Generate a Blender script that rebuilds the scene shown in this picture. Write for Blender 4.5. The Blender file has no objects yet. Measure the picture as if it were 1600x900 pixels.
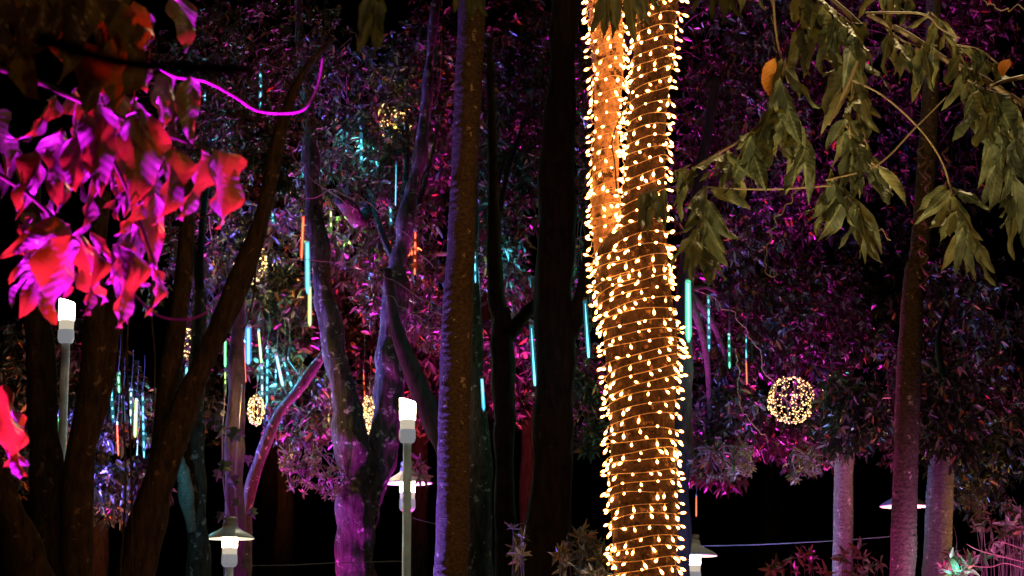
import bpy, math, random
import numpy as np
from mathutils import Vector, Matrix, Euler

# ------------------------------------------------------------------ camera, night sky, lights, exposure
SC = bpy.context.scene
COL = SC.collection
R = math.radians
F = 3600.0                      # focal length in photo pixels (1600 wide)
PITCH = R(10.2)
CAMZ = 1.6
CP, SP = math.cos(PITCH), math.sin(PITCH)


def P(px, py, d):
    """world point seen at photo pixel (px, py) at depth d metres"""
    x = (px - 800) / F
    y = (450 - py) / F
    s = d / (CP - SP * y)
    return Vector((x * s, d, CAMZ + (SP + CP * y) * s))


def M(px, d):
    return px * d / F * 1.01


cam_data = bpy.data.cameras.new('camera')
cam = bpy.data.objects.new('camera', cam_data)
COL.objects.link(cam)
cam.location = (0, 0, CAMZ)
cam.rotation_euler = (math.pi / 2 + PITCH, 0, 0)
cam_data.sensor_width = 36
cam_data.lens = F / 1600 * 36
cam_data.clip_end = 2000
cam_data.dof.use_dof = True
cam_data.dof.focus_distance = 12.0
cam_data.dof.aperture_fstop = 9.5
SC.camera = cam

w = bpy.data.worlds.new('World')
SC.world = w
w.use_nodes = True
nt = w.node_tree
sky = nt.nodes.new('ShaderNodeTexSky')
sky.sky_type = 'NISHITA'
sky.sun_disc = False
sky.sun_elevation = R(-9)
sky.sun_rotation = R(200)
nt.links.new(sky.outputs['Color'], nt.nodes['Background'].inputs['Color'])
nt.nodes['Background'].inputs['Strength'].default_value = 0.02

SC.view_settings.view_transform = 'Standard'
SC.view_settings.look = 'None'
SC.view_settings.exposure = 0
SC.view_settings.gamma = 1
SC.render.engine = 'CYCLES'
SC.cycles.max_bounces = 5
SC.cycles.diffuse_bounces = 2
SC.cycles.glossy_bounces = 2
SC.cycles.transparent_max_bounces = 8
SC.cycles.sample_clamp_indirect = 4.0
SC.cycles.caustics_reflective = False
SC.cycles.caustics_refractive = False


def spot(name, loc, target, color, watts, cone=70, blend=0.6, size=0.12):
    d = bpy.data.lights.new(name, 'SPOT')
    d.color = color
    d.energy = watts
    d.spot_size = R(cone)
    d.spot_blend = blend
    d.shadow_soft_size = size
    o = bpy.data.objects.new(name, d)
    COL.objects.link(o)
    loc = (loc[0], loc[1], max(loc[2], max(0, loc[1] - 12) * .03 + .2))     # stands on the rising ground
    o.location = loc
    o.rotation_euler = (Vector(target) - Vector(loc)).to_track_quat('-Z', 'Y').to_euler()
    return o


# garden floodlights that stand outside the frame (coloured wash lights of the park)
spot('floodlight', (-1.9, 13.5, 0.2), (-0.33, 13.0, 3.5), (0.26, 0.12, 1.0), 4600, 40)
spot('floodlight', (-2.05, 18.1, 0.0), (-1.40, 19.0, 5.0), (0.80, 0.02, 0.85), 2200, 36)
spot('floodlight', (-4.9, 20.3, 1.2), (-1.3, 19.0, 4.2), (0.34, 0.20, 1.0), 4200, 28)
spot('floodlight', (-1.55, 18.2, 1.3), (-1.27, 19.0, 2.75), (0.10, 0.30, 1.0), 60, 34)
spot('floodlight', (-1.55, 18.3, 0.0), (-1.85, 19.7, 3.7), (1.0, 0.03, 0.24), 1500, 26)
spot('floodlight', (0.3, 15.6, 0.2), (2.45, 14.0, 2.7), (0.95, 0.03, 0.55), 1100, 34)
spot('floodlight', (0.9, 18.2, 0.3), (2.7, 17.9, 3.2), (0.28, 0.38, 1.0), 900, 42)
spot('floodlight', (-1.6, 22.6, 0.3), (-1.2, 21.0, 7.0), (1.0, 0.02, 0.55), 4200, 85)
spot('floodlight', (0.2, 21.5, 0.3), (0.3, 20.5, 7.5), (0.80, 0.02, 0.75), 5200, 85)
spot('floodlight', (2.0, 20.8, 0.3), (1.9, 20.4, 7.0), (0.95, 0.03, 0.55), 2100, 85)
spot('floodlight', (3.9, 20.6, 0.3), (3.4, 19.4, 6.5), (1.0, 0.14, 0.30), 700, 80)
spot('floodlight', (-5.4, 20.5, 3.2), (0.6, 21.0, 6.2), (0.18, 0.12, 1.0), 5200, 60)
spot('floodlight', (-1.0, 19.9, 0.0), (-1.0, 22.5, 4.2), (1.0, 0.05, 0.12), 2600, 50)
spot('floodlight', (0.4, 19.6, 0.0), (0.2, 23.5, 4.2), (1.0, 0.06, 0.14), 1500, 45)
spot('floodlight', (-3.8, 19.2, 0.0), (-3.8, 22.5, 3.2), (1.0, 0.22, 0.06), 1500, 45)
spot('floodlight', (-3.2, 18.5, 0.0), (-3.7, 22.5, 3.6), (0.45, 0.6, 1.0), 500, 30)
spot('floodlight', (-3.4, 17.0, 0.2), (-4.0, 21.5, 4.2), (1.0, 0.72, 0.42), 260, 46)
spot('floodlight', (-1.4, 18.6, 0.2), (-2.3, 22.0, 5.2), (1.0, 0.80, 0.50), 160, 24)
spot('floodlight', (1.5, 17.0, 0.4), (1.8, 18.4, 3.2), (0.26, 0.28, 1.0), 1300, 30)
spot('floodlight', (2.0, 16.8, 0.4), (2.3, 17.9, 3.3), (1.0, 0.12, 0.6), 420, 30)
spot('floodlight', (2.5, 12.6, 1.0), (3.15, 14.2, 2.3), (0.9, 0.16, 0.75), 750, 60)
spot('floodlight', (0.52, 12.3, 1.5), (0.42, 13.2, 2.25), (1.0, 0.60, 0.42), 45, 62)  # added warm lamp that brightens the shrub
spot('floodlight', (0.05, 12.7, 1.6), (0.36, 13.2, 2.25), (0.35, 0.5, 1.0), 12, 50)
spot('floodlight', (5.3, 16.6, 0.7), (3.15, 17.0, 3.0), (1.0, 0.52, 0.12), 420, 36)
# wash on the big leaves close to the camera: magenta from both sides, narrow red spots added behind
spot('leaf_light', (-1.75, 5.02, 0.9), (-0.88, 5.0, 2.5), (0.85, 0.012, 1.0), 3300, 27, 0.5, size=0.04)
spot('leaf_light', (0.05, 5.05, 0.9), (-0.75, 5.0, 2.52), (0.85, 0.012, 1.0), 2300, 22, 0.5, size=0.04)
spot('leaf_light', (-1.5, 5.9, 1.2), (-0.97, 4.97, 2.44), (1.0, 0.05, 0.02), 620, 15, 0.6, size=0.04)
spot('leaf_light', (-1.2, 5.9, 1.4), (-0.58, 5.0, 2.72), (1.0, 0.05, 0.02), 340, 10, 0.6, size=0.04)
spot('leaf_light', (-1.9, 5.6, 1.0), (-1.10, 5.0, 2.12), (1.0, 0.05, 0.02), 320, 13, 0.6, size=0.04)
spot('path_or_fill_light', (-0.2, 1.2, 3.4), (-0.85, 5.0, 2.7), (1.0, 0.42, 0.12), 22, 30, 0.8)  # added lamp that lifts the dark foreground leaves
spot('path_or_fill_light', (0.4, 1.2, 3.4), (-0.1, 4.6, 3.15), (1.0, 0.74, 0.32), 60, 26, 0.8)  # added lamp that brightens the blurred leaves at the top edge
# warm path lamp behind the camera, a second near it, then added leaf lights
spot('path_or_fill_light', (2.0, -1.0, 5.6), (1.7, 12, 4.2), (1.0, 0.60, 0.25), 560, 40, 0.9)
spot('path_or_fill_light', (-0.6, 1.0, 4.5), (-1.6, 14, 3.6), (1.0, 0.46, 0.18), 100, 40, 0.9)
spot('path_or_fill_light', (0.9, 5.0, 1.2), (1.9, 9.4, 4.7), (1.0, 0.84, 0.46), 420, 42, 0.9)  # added front light for the right leaves
spot('path_or_fill_light', (0.1, 8.0, 1.7), (1.75, 9.3, 4.6), (1.0, 0.80, 0.36), 620, 36, 0.8)  # added key light on the left faces of the right leaves
spot('path_or_fill_light', (2.4, 11.4, 7.2), (1.9, 9.35, 4.6), (1.0, 0.74, 0.34), 800, 60, 0.8)  # added rim light above and behind the right leaves

# ------------------------------------------------------------------ helpers
WORLD = {}


def tag(o, label=None, cat=None, group=None, kind=None):
    if label: o['label'] = label
    if cat: o['category'] = cat
    if group: o['group'] = group
    if kind: o['kind'] = kind
    return o


def thing(name, label, cat, loc, group=None):
    o = bpy.data.objects.new(name, None)
    o.empty_display_size = 0.1
    COL.objects.link(o)
    o.location = loc
    WORLD[o.name] = Vector(loc)
    return tag(o, label, cat, group)


class MB:
    """collects vertices and faces in world coordinates"""

    def __init__(self):
        self.v, self.f, self.n = [], [], 0

    def add(self, v, f):
        v = np.asarray(v, dtype=np.float64)
        self.v.append(v)
        n = self.n
        self.f += [tuple(i + n for i in q) for q in f]
        self.n += len(v)

    def build(self, name, mat, parent=None, smooth=True, kind=None):
        off = WORLD[parent.name] if parent else Vector((0, 0, 0))
        v = np.concatenate(self.v) - np.array(off)
        me = bpy.data.meshes.new(name)
        me.from_pydata(v.tolist(), [], self.f)
        if smooth:
            me.polygons.foreach_set('use_smooth', [True] * len(me.polygons))
        me.materials.append(mat)
        o = bpy.data.objects.new(name, me)
        COL.objects.link(o)
        if parent:
            o.parent = parent
            WORLD[o.name] = off.copy()
        else:
            WORLD[o.name] = Vector((0, 0, 0))
        if kind: o['kind'] = kind
        return o


def mesh_np(name, verts, quads, mat, parent, kind=None, smooth=False):
    """fast mesh of many equal quads (numpy)"""
    off = np.array(WORLD[parent.name]) if parent else np.zeros(3)
    me = bpy.data.meshes.new(name)
    nv, nf = len(verts), len(quads)
    me.vertices.add(nv)
    me.vertices.foreach_set('co', (verts - off).astype(np.float32).ravel())
    me.loops.add(nf * 4)
    me.loops.foreach_set('vertex_index', quads.astype(np.int32).ravel())
    me.polygons.add(nf)
    me.polygons.foreach_set('loop_start', np.arange(0, nf * 4, 4, dtype=np.int32))
    if smooth:
        me.polygons.foreach_set('use_smooth', np.ones(nf, dtype=bool))
    me.update(calc_edges=True)
    me.materials.append(mat)
    o = bpy.data.objects.new(name, me)
    COL.objects.link(o)
    if parent:
        o.parent = parent
        WORLD[o.name] = Vector(off)
    if kind: o['kind'] = kind
    return o


def inst(name, me, parent, loc, rot=None, scale=(1, 1, 1), label=None):
    o = bpy.data.objects.new(name, me)
    COL.objects.link(o)
    off = Vector((0, 0, 0))
    if parent:
        o.parent = parent
        off = WORLD[parent.name]
    o.location = Vector(loc) - off
    if rot is not None:
        o.rotation_euler = rot.to_euler() if isinstance(rot, Matrix) else rot
    o.scale = scale
    if label: o['label'] = label
    return o


def spline(pts, n):
    """Catmull-Rom through control rows (any width)"""
    p = np.asarray(pts, dtype=float)
    if len(p) == 2:
        t = np.linspace(0, 1, n)[:, None]
        return p[0] * (1 - t) + p[1] * t
    q = np.vstack([2 * p[0] - p[1], p, 2 * p[-1] - p[-2]])
    seg = np.linalg.norm(np.diff(p[:, :3], axis=0), axis=1)
    cum = np.concatenate([[0], np.cumsum(seg)])
    out = []
    for s in np.linspace(0, cum[-1], n):
        i = min(np.searchsorted(cum, s, side='right') - 1, len(p) - 2)
        t = (s - cum[i]) / max(seg[i], 1e-9)
        a, b, c, d = q[i], q[i + 1], q[i + 2], q[i + 3]
        out.append(0.5 * (2 * b + (c - a) * t + (2 * a - 5 * b + 4 * c - d) * t * t + (3 * b - a - 3 * c + d) * t ** 3))
    return np.array(out)


class Noise:
    """cheap smooth 3-D noise: sum of random plane waves"""

    def __init__(self, seed, freq, octaves=3):
        r = np.random.default_rng(seed)
        self.k, self.ph, self.a = [], [], []
        for o in range(octaves):
            for _ in range(7):
                v = r.normal(size=3)
                v /= np.linalg.norm(v)
                self.k.append(v * freq * 2 ** o * r.uniform(.7, 1.4) * 6.28)
                self.ph.append(r.uniform(0, 6.28))
                self.a.append(.5 ** o / 2.6)

    def __call__(self, p):
        k = np.array(self.k)
        return (np.sin(p @ k.T + np.array(self.ph)) * np.array(self.a)).sum(-1)


def tube(mb, rows, n=60, seg=20, disp=None, caps=True):
    """swept tube; rows = (x, y, z, radius) control points; disp(points, s, theta) -> radius factor"""
    c = spline(rows, n)
    p, r = c[:, :3], np.maximum(c[:, 3], 1e-4)
    t = np.gradient(p, axis=0)
    t /= np.linalg.norm(t, axis=1)[:, None] + 1e-12
    ref = np.array((0, 1.0, 0)) if abs(t[:, 1]).mean() < .8 else np.array((0, 0, 1.0))
    u = np.cross(ref, t)
    u /= np.linalg.norm(u, axis=1)[:, None] + 1e-12
    v = np.cross(t, u)
    th = np.linspace(0, 2 * np.pi, seg, endpoint=False)
    ring = u[:, None, :] * np.cos(th)[None, :, None] + v[:, None, :] * np.sin(th)[None, :, None]
    s = np.concatenate([[0], np.cumsum(np.linalg.norm(np.diff(p, axis=0), axis=1))])
    rad = np.repeat(r[:, None], seg, 1)
    if disp:
        q = p[:, None, :] + ring * rad[..., None]
        rad = rad * (1 + disp(q, s[:, None], th[None, :]))
    V = (p[:, None, :] + ring * rad[..., None]).reshape(-1, 3)
    fs = [(i * seg + j, i * seg + (j + 1) % seg, (i + 1) * seg + (j + 1) % seg, (i + 1) * seg + j)
          for i in range(n - 1) for j in range(seg)]
    if caps:
        fs.append(tuple(range(seg))[::-1])
        fs.append(tuple((n - 1) * seg + j for j in range(seg)))
    mb.add(V, fs)


def lathe(mb, profile, base, seg=20, tilt=None):
    """profile = [(radius, height)] about a vertical axis at base"""
    th = np.linspace(0, 2 * np.pi, seg, endpoint=False)
    V = []
    for r, h in profile:
        V += [(base[0] + r * math.cos(a), base[1] + r * math.sin(a), base[2] + h + (tilt(r * math.cos(a), h) if tilt else 0)) for a in th]
    n = len(profile)
    fs = [(i * seg + j, i * seg + (j + 1) % seg, (i + 1) * seg + (j + 1) % seg, (i + 1) * seg + j)
          for i in range(n - 1) for j in range(seg)]
    fs.append(tuple(range(seg))[::-1])
    fs.append(tuple((n - 1) * seg + j for j in range(seg)))
    mb.add(V, fs)


def ground_z(x, y):
    return max(0.0, y - 12) * 0.03


# ------------------------------------------------------------------ materials
def new_mat(name):
    m = bpy.data.materials.new(name)
    m.use_nodes = True
    return m, m.node_tree, m.node_tree.nodes['Principled BSDF']


def ramp(nt, src, stops):
    r = nt.nodes.new('ShaderNodeValToRGB')
    els = r.color_ramp.elements
    while len(els) > 1: els.remove(els[-1])
    els[0].position, els[0].color = stops[0][0], (*stops[0][1], 1)
    for p, c in stops[1:]:
        e = els.new(p)
        e.color = (*c, 1)
    nt.links.new(src, r.inputs['Fac'])
    return r.outputs['Color']


def bark(name, dark, light, patch=None, patch_at=.62, scale=9, stretch=.25, rough=.8, spec=.25, bump=.6):
    m, nt, b = new_mat(name)
    tc = nt.nodes.new('ShaderNodeTexCoord')
    mp = nt.nodes.new('ShaderNodeMapping')
    mp.inputs['Scale'].default_value = (1, 1, stretch)
    nt.links.new(tc.outputs['Object'], mp.inputs['Vector'])
    n1 = nt.nodes.new('ShaderNodeTexNoise')
    n1.inputs['Scale'].default_value = scale * 3
    n1.inputs['Detail'].default_value = 7
    n1.inputs['Roughness'].default_value = .68
    nt.links.new(mp.outputs['Vector'], n1.inputs['Vector'])
    col = ramp(nt, n1.outputs['Fac'], [(.34, dark), (.66, light)])
    if patch:
        n2 = nt.nodes.new('ShaderNodeTexNoise')
        n2.inputs['Scale'].default_value = scale * 1.5
        n2.inputs['Detail'].default_value = 5
        n2.inputs['Roughness'].default_value = .62
        nt.links.new(tc.outputs['Object'], n2.inputs['Vector'])
        f = ramp(nt, n2.outputs['Fac'], [(patch_at, (0, 0, 0)), (patch_at + .04, (1, 1, 1))])
        mx = nt.nodes.new('ShaderNodeMix')
        mx.data_type = 'RGBA'
        nt.links.new(f, mx.inputs[0])
        nt.links.new(col, mx.inputs[6])
        mx.inputs[7].default_value = (*patch, 1)
        col = mx.outputs[2]
    nt.links.new(col, b.inputs['Base Color'])
    b.inputs['Roughness'].default_value = rough
    b.inputs['Specular IOR Level'].default_value = spec
    bp = nt.nodes.new('ShaderNodeBump')
    bp.inputs['Strength'].default_value = bump
    bp.inputs['Distance'].default_value = .035
    nt.links.new(n1.outputs['Fac'], bp.inputs['Height'])
    nt.links.new(bp.outputs['Normal'], b.inputs['Normal'])
    return m


def leaf_mat(name, stops, rough=.38, spec=.5, trans=None, trans_w=.35, island=True, vein=False):
    m, nt, b = new_mat(name)
    if island:
        g = nt.nodes.new('ShaderNodeNewGeometry')
        src = g.outputs['Random Per Island']
    else:
        g = nt.nodes.new('ShaderNodeObjectInfo')
        src = g.outputs['Random']
    col = ramp(nt, src, stops)
    if vein:
        tc = nt.nodes.new('ShaderNodeTexCoord')
        sx = nt.nodes.new('ShaderNodeSeparateXYZ')
        nt.links.new(tc.outputs['Object'], sx.inputs[0])
        ab = nt.nodes.new('ShaderNodeMath'); ab.operation = 'ABSOLUTE'
        nt.links.new(sx.outputs['X'], ab.inputs[0])
        # side veins run obliquely from the midrib
        ml = nt.nodes.new('ShaderNodeMath'); ml.operation = 'MULTIPLY_ADD'
        nt.links.new(ab.outputs[0], ml.inputs[0]); ml.inputs[1].default_value = .9
        nt.links.new(sx.outputs['Z'], ml.inputs[2])
        sn = nt.nodes.new('ShaderNodeMath'); sn.operation = 'MULTIPLY'
        nt.links.new(ml.outputs[0], sn.inputs[0]); sn.inputs[1].default_value = 62
        si = nt.nodes.new('ShaderNodeMath'); si.operation = 'SINE'
        nt.links.new(sn.outputs[0], si.inputs[0])
        v1 = ramp(nt, si.outputs[0], [(.0, (0, 0, 0)), (.95, (0, 0, 0)), (1, (.3, .3, .3))])
        md = ramp(nt, ab.outputs[0], [(0, (1, 1, 1)), (.018, (0, 0, 0))])
        ad = nt.nodes.new('ShaderNodeMix'); ad.data_type = 'RGBA'; ad.blend_type = 'LIGHTEN'
        ad.inputs[0].default_value = 1
        nt.links.new(v1, ad.inputs[6]); nt.links.new(md, ad.inputs[7])
        ns = nt.nodes.new('ShaderNodeTexNoise'); ns.inputs['Scale'].default_value = 6
        ns.inputs['Detail'].default_value = 4
        nt.links.new(tc.outputs['Object'], ns.inputs['Vector'])
        mo = nt.nodes.new('ShaderNodeMix'); mo.data_type = 'RGBA'; mo.blend_type = 'MULTIPLY'
        mo.inputs[0].default_value = .7
        nt.links.new(col, mo.inputs[6])
        nt.links.new(ramp(nt, ns.outputs['Fac'], [(.3, (.55, .5, .5)), (.7, (1.1, 1.1, 1.0))]), mo.inputs[7])
        mx = nt.nodes.new('ShaderNodeMix'); mx.data_type = 'RGBA'; mx.blend_type = 'MIX'
        nt.links.new(ad.outputs[2], mx.inputs[0])
        nt.links.new(mo.outputs[2], mx.inputs[6]); mx.inputs[7].default_value = (.17, .17, .08, 1)
        col = mx.outputs[2]
        bp = nt.nodes.new('ShaderNodeBump'); bp.inputs['Strength'].default_value = .12 if vein is True else vein; bp.inputs['Distance'].default_value = .004 if vein is True else .02
        nt.links.new(si.outputs[0], bp.inputs['Height'])
        nt.links.new(bp.outputs['Normal'], b.inputs['Normal'])
    nt.links.new(col, b.inputs['Base Color'])
    b.inputs['Roughness'].default_value = rough
    b.inputs['Specular IOR Level'].default_value = spec
    if trans:
        t = nt.nodes.new('ShaderNodeBsdfTranslucent')
        t.inputs['Color'].default_value = (*trans, 1)
        mx = nt.nodes.new('ShaderNodeMixShader')
        mx.inputs['Fac'].default_value = trans_w
        nt.links.new(b.outputs[0], mx.inputs[1])
        nt.links.new(t.outputs[0], mx.inputs[2])
        nt.links.new(mx.outputs[0], nt.nodes['Material Output'].inputs['Surface'])
    return m


def emit(name, color, strength, sample=True):
    m, nt, b = new_mat(name)
    b.inputs['Base Color'].default_value = (.1, .1, .1, 1)
    b.inputs['Emission Color'].default_value = (*color, 1)
    b.inputs['Emission Strength'].default_value = strength
    if not sample:
        m.cycles.emission_sampling = 'NONE'
    return m


def glow_tube(name, color, strength, alpha):
    """lit tube plastic and the added bulb halo: part clear, part glowing"""
    m, nt, b = new_mat(name)
    nt.nodes.remove(b)
    e = nt.nodes.new('ShaderNodeEmission')
    e.inputs['Color'].default_value = (*color, 1)
    e.inputs['Strength'].default_value = strength
    t = nt.nodes.new('ShaderNodeBsdfTransparent')
    mx = nt.nodes.new('ShaderNodeMixShader')
    mx.inputs['Fac'].default_value = alpha
    nt.links.new(t.outputs[0], mx.inputs[1])
    nt.links.new(e.outputs[0], mx.inputs[2])
    nt.links.new(mx.outputs[0], nt.nodes['Material Output'].inputs['Surface'])
    m.cycles.emission_sampling = 'NONE'
    return m


def plain(name, color, rough=.6, metal=0., noise=.15):
    m, nt, b = new_mat(name)
    n = nt.nodes.new('ShaderNodeTexNoise')
    n.inputs['Scale'].default_value = 14
    n.inputs['Detail'].default_value = 6
    tc = nt.nodes.new('ShaderNodeTexCoord')
    nt.links.new(tc.outputs['Object'], n.inputs['Vector'])
    lo = tuple(c * (1 - noise) for c in color)
    hi = tuple(min(1, c * (1 + noise)) for c in color)
    nt.links.new(ramp(nt, n.outputs['Fac'], [(.3, lo), (.7, hi)]), b.inputs['Base Color'])
    b.inputs['Roughness'].default_value = rough
    b.inputs['Metallic'].default_value = metal
    return m


MAT = dict(
    wrapped=bark('smooth bark in dimmer light', (.008, .004, .003), (.10, .05, .028), (.32, .17, .10), .60, 15, .7, .8, .2, 1.0),  # same bark painted darker for the dimmer trunk and right fork
    wrapped_lit=bark('brightly lit bark of the left fork', (.16, .08, .045), (.55, .31, .18), (.05, .024, .014), .57, 13, .8, .8, .2, .8),  # the left fork's stronger bulb light is painted in as paler bark
    palm=bark('ringed palm bark', (.028, .020, .014), (.13, .095, .065), (.42, .36, .27), .63, 15, 1.6, .8, .25, .5),
    palm_pale=bark('pale ringed palm bark', (.10, .09, .08), (.27, .25, .23), (.5, .47, .43), .62, 17, 1.6, .8, .25, .5),
    lichen=bark('dark bark with lichen', (.014, .010, .009), (.085, .065, .055), (.30, .27, .27), .60, 11, .3, .8, .25, .9),
    dark=bark('dark rough bark', (.010, .008, .006), (.040, .031, .024), (.10, .08, .055), .68, 8, .3, .85, .2, .9),
    brown=bark('brown rough bark', (.03, .02, .014), (.12, .08, .05), (.3, .2, .12), .63, 9, .3, .85, .2, .9),
    twig=plain('twig bark', (.16, .10, .05), .6),
    dark_twig=plain('dark twig', (.05, .035, .025), .7),
    leaf_bg=leaf_mat('small glossy leaves', [(0, (.006, .009, .005)), (.52, (.012, .016, .009)), (.74, (.045, .052, .032)), (.88, (.12, .13, .09)), (.95, (.20, .20, .16)), (.975, (.34, .13, .03))], .34, .45, (.05, .05, .015), .15),  # near-black and pale leaves paint in part of the lit contrast
    leaf_shrub=leaf_mat('shrub leaf', [(0, (.06, .07, .04)), (.5, (.12, .12, .07)), (.9, (.2, .16, .09)), (1, (.3, .14, .05))], .4, .5, (.15, .13, .04), .2, False),
    leaf_right=leaf_mat('long drooping leaf', [(0, (.036, .046, .026)), (.5, (.07, .080, .044)), (.85, (.115, .12, .06)), (1, (.19, .16, .06))], .52, .35, (.20, .15, .03), .22, False, True),
    leaf_orange=leaf_mat('withered leaf', [(0, (.42, .13, .025)), (1, (.48, .18, .03))], .5, .3, (.4, .12, .02), .25, False, True),
    leaf_left=leaf_mat('broad wavy leaf', [(0, (.085, .075, .085)), (.5, (.11, .095, .11)), (1, (.15, .12, .14))], .36, .5, (.40, .24, .02), .18, False, .14),
    cable=plain('magenta rubber cable', (.55, .05, .5), .5),
    fairy_cord=plain('clear light cord', (.55, .38, .24), .35),
    bulb=emit('lit warm bulb', (1.0, .40, .10), 72),
    socket=emit('glowing bulb holder', (1.0, .34, .06), 1.3, False),  # orange glow put into the holder for the bulb's halo
    lamp_white=plain('white painted metal', (.72, .72, .72), .45),
    lamp_grey=plain('grey painted metal', (.33, .32, .31), .5),
    lamp_band=emit('frosted lamp band', (1.0, .86, .66), .55),  # lamplight inside the band is put in as its own glow
    lamp_collar=emit('white lamp collar with glow', (.9, .92, 1.0), .22),  # glow put into the collar so it shows white below the glass
    lamp_shade=plain('weathered pale enamel', (.52, .50, .47), .5),
    lamp_glass=emit('lit lamp glass', (1.0, .84, .58), 26),
    ball_bulb=emit('warm white bead', (1.0, .58, .20), 4),
    ball_wire=plain('dark wire', (.12, .09, .05), .5, .6),
    cap=plain('grey plastic cap', (.25, .25, .25), .5),
    cord=plain('thin dark cord', (.02, .02, .02), .7),
    ground=plain('dark soil and litter', (.05, .04, .03), .95, 0, .5),
    rope=plain('pale thin rope', (.16, .15, .13), .7),
    root=plain('pale bare twigs', (.62, .55, .6), .7),
    ivy=plain('ivy leaf', (.05, .065, .04), .5, 0, .4),
)

MAT['halo'] = glow_tube('bulb glow sleeve', (1.0, .28, .04), 2.0, .48)  # added orange shell that glows in place of bloom round each bulb

# ------------------------------------------------------------------ ground
mb = MB()
xs = [-900, -200, -60, -25, -12, -6, 0, 6, 12, 25, 60, 200, 900]
ys = [-300, -60, -20, 0, 6, 12, 16, 20, 26, 34, 44, 44.5, 200, 1200]
gv = [(x, y, min(.96, ground_z(x, y))) for y in ys for x in xs]
nx = len(xs)
mb.add(gv, [(j * nx + i, j * nx + i + 1, (j + 1) * nx + i + 1, (j + 1) * nx + i) for j in range(len(ys) - 1) for i in range(nx - 1)])
tag(mb.build('ground', MAT['ground'], None, True), 'dark park ground under the trees', None, None, 'structure')


# ------------------------------------------------------------------ trunks
def bark_disp(seed, amp, freq):
    n1, n2 = Noise(seed, freq * .35, 2), Noise(seed + 7, freq, 3)

    def f(q, s, th):
        sh = q.shape
        a = q.reshape(-1, 3)
        b = a * np.array((1, 1, .28))
        return (amp * n1(a) + amp * .8 * np.abs(n2(b))).reshape(sh[:2])
    return f


def ring_disp(seed, pitch, amp):
    n1 = Noise(seed, 3, 2)

    def f(q, s, th):
        sh = q.shape
        w_ = n1(q.reshape(-1, 3)).reshape(sh[:2])
        ph = ((s + .016 * w_ + .35 * pitch * np.sin(s * 5.3) + .3 * pitch * np.sin(s * 11.7 + 1)) / pitch) % 1.0
        return amp * (.55 + .5 * w_) * (ph ** 1.5 - .5) + .03 * w_
    return f


def rows_px(pts, d, to_ground=True, flare=1.25):
    """(px, py, half width px[, depth]) rows from bottom to top -> tube rows"""
    out = []
    for q in pts:
        dd = q[3] if len(q) > 3 else d
        p = P(q[0], q[1], dd)
        out.append((p.x, p.y, p.z, M(q[2], dd)))
    if to_ground:
        x, y, z, r = out[0]
        g = ground_z(x, y) - .05
        dx = (out[0][0] - out[1][0]) * .4
        out.insert(0, (x + dx, y, g, r * flare))
        if z - g > .6: out.insert(1, (x + dx * .5, y, (z + g) / 2, r * 1.08))
    return out


def trunk(parent, pts, d, mat, name='trunk', seed=0, amp=.09, freq=5, ring=None, n=None, seg=22, ground=True):
    rows = rows_px(pts, d, ground)
    L = sum((Vector(rows[i + 1][:3]) - Vector(rows[i][:3])).length for i in range(len(rows) - 1))
    mb = MB()
    if ring:
        tube(mb, rows, n or int(L / ring * 4), seg, ring_disp(seed, ring, amp))
    else:
        tube(mb, rows, n or max(30, int(L / .035)), seg, bark_disp(seed, amp, freq))
    return mb.build(name, mat, parent)


def base_of(px, py, d):
    p = P(px, py, d)
    return (p.x, d, ground_z(p.x, d))


# wrapped tree -------------------------------------------------------
LOW = [(1008, 980, 48), (1007, 900, 47), (1007, 840, 47), (1004, 750, 49), (1003, 650, 49), (1004, 560, 55), (1003, 530, 57), (991, 460, 56), (985, 415, 55), (983, 390, 52), (980, 372, 40), (977, 352, 18), (975, 345, 4)]
LEFT = [(966, 470, 34), (955, 410, 27), (946, 300, 21), (948, 200, 20), (951, 100, 24), (945, 0, 27), (940, -90, 28), (930, -260, 27)]
RIGHT = [(994, 540, 22, 11.06), (996, 500, 36, 11.0), (1000, 450, 42, 10.95), (1004, 390, 39, 10.9), (1006, 300, 32), (1010, 200, 31), (1019, 100, 30), (1029, 0, 33), (1038, -90, 33), (1056, -260, 31)]
wt = thing('wrapped_tree', 'forked tree trunk wound with warm fairy lights from bottom to top', 'tree', base_of(1007, 900, 11))
trunk(wt, LOW, 11, MAT['wrapped'], 'trunk', 3, .035, 4, seg=40)
trunk(wt, LEFT, 11.03, MAT['wrapped_lit'], 'limb', 4, .035, 4, seg=28, ground=False)
trunk(wt, RIGHT, 10.90, MAT['wrapped'], 'limb', 5, .035, 4, seg=32, ground=False)

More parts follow.
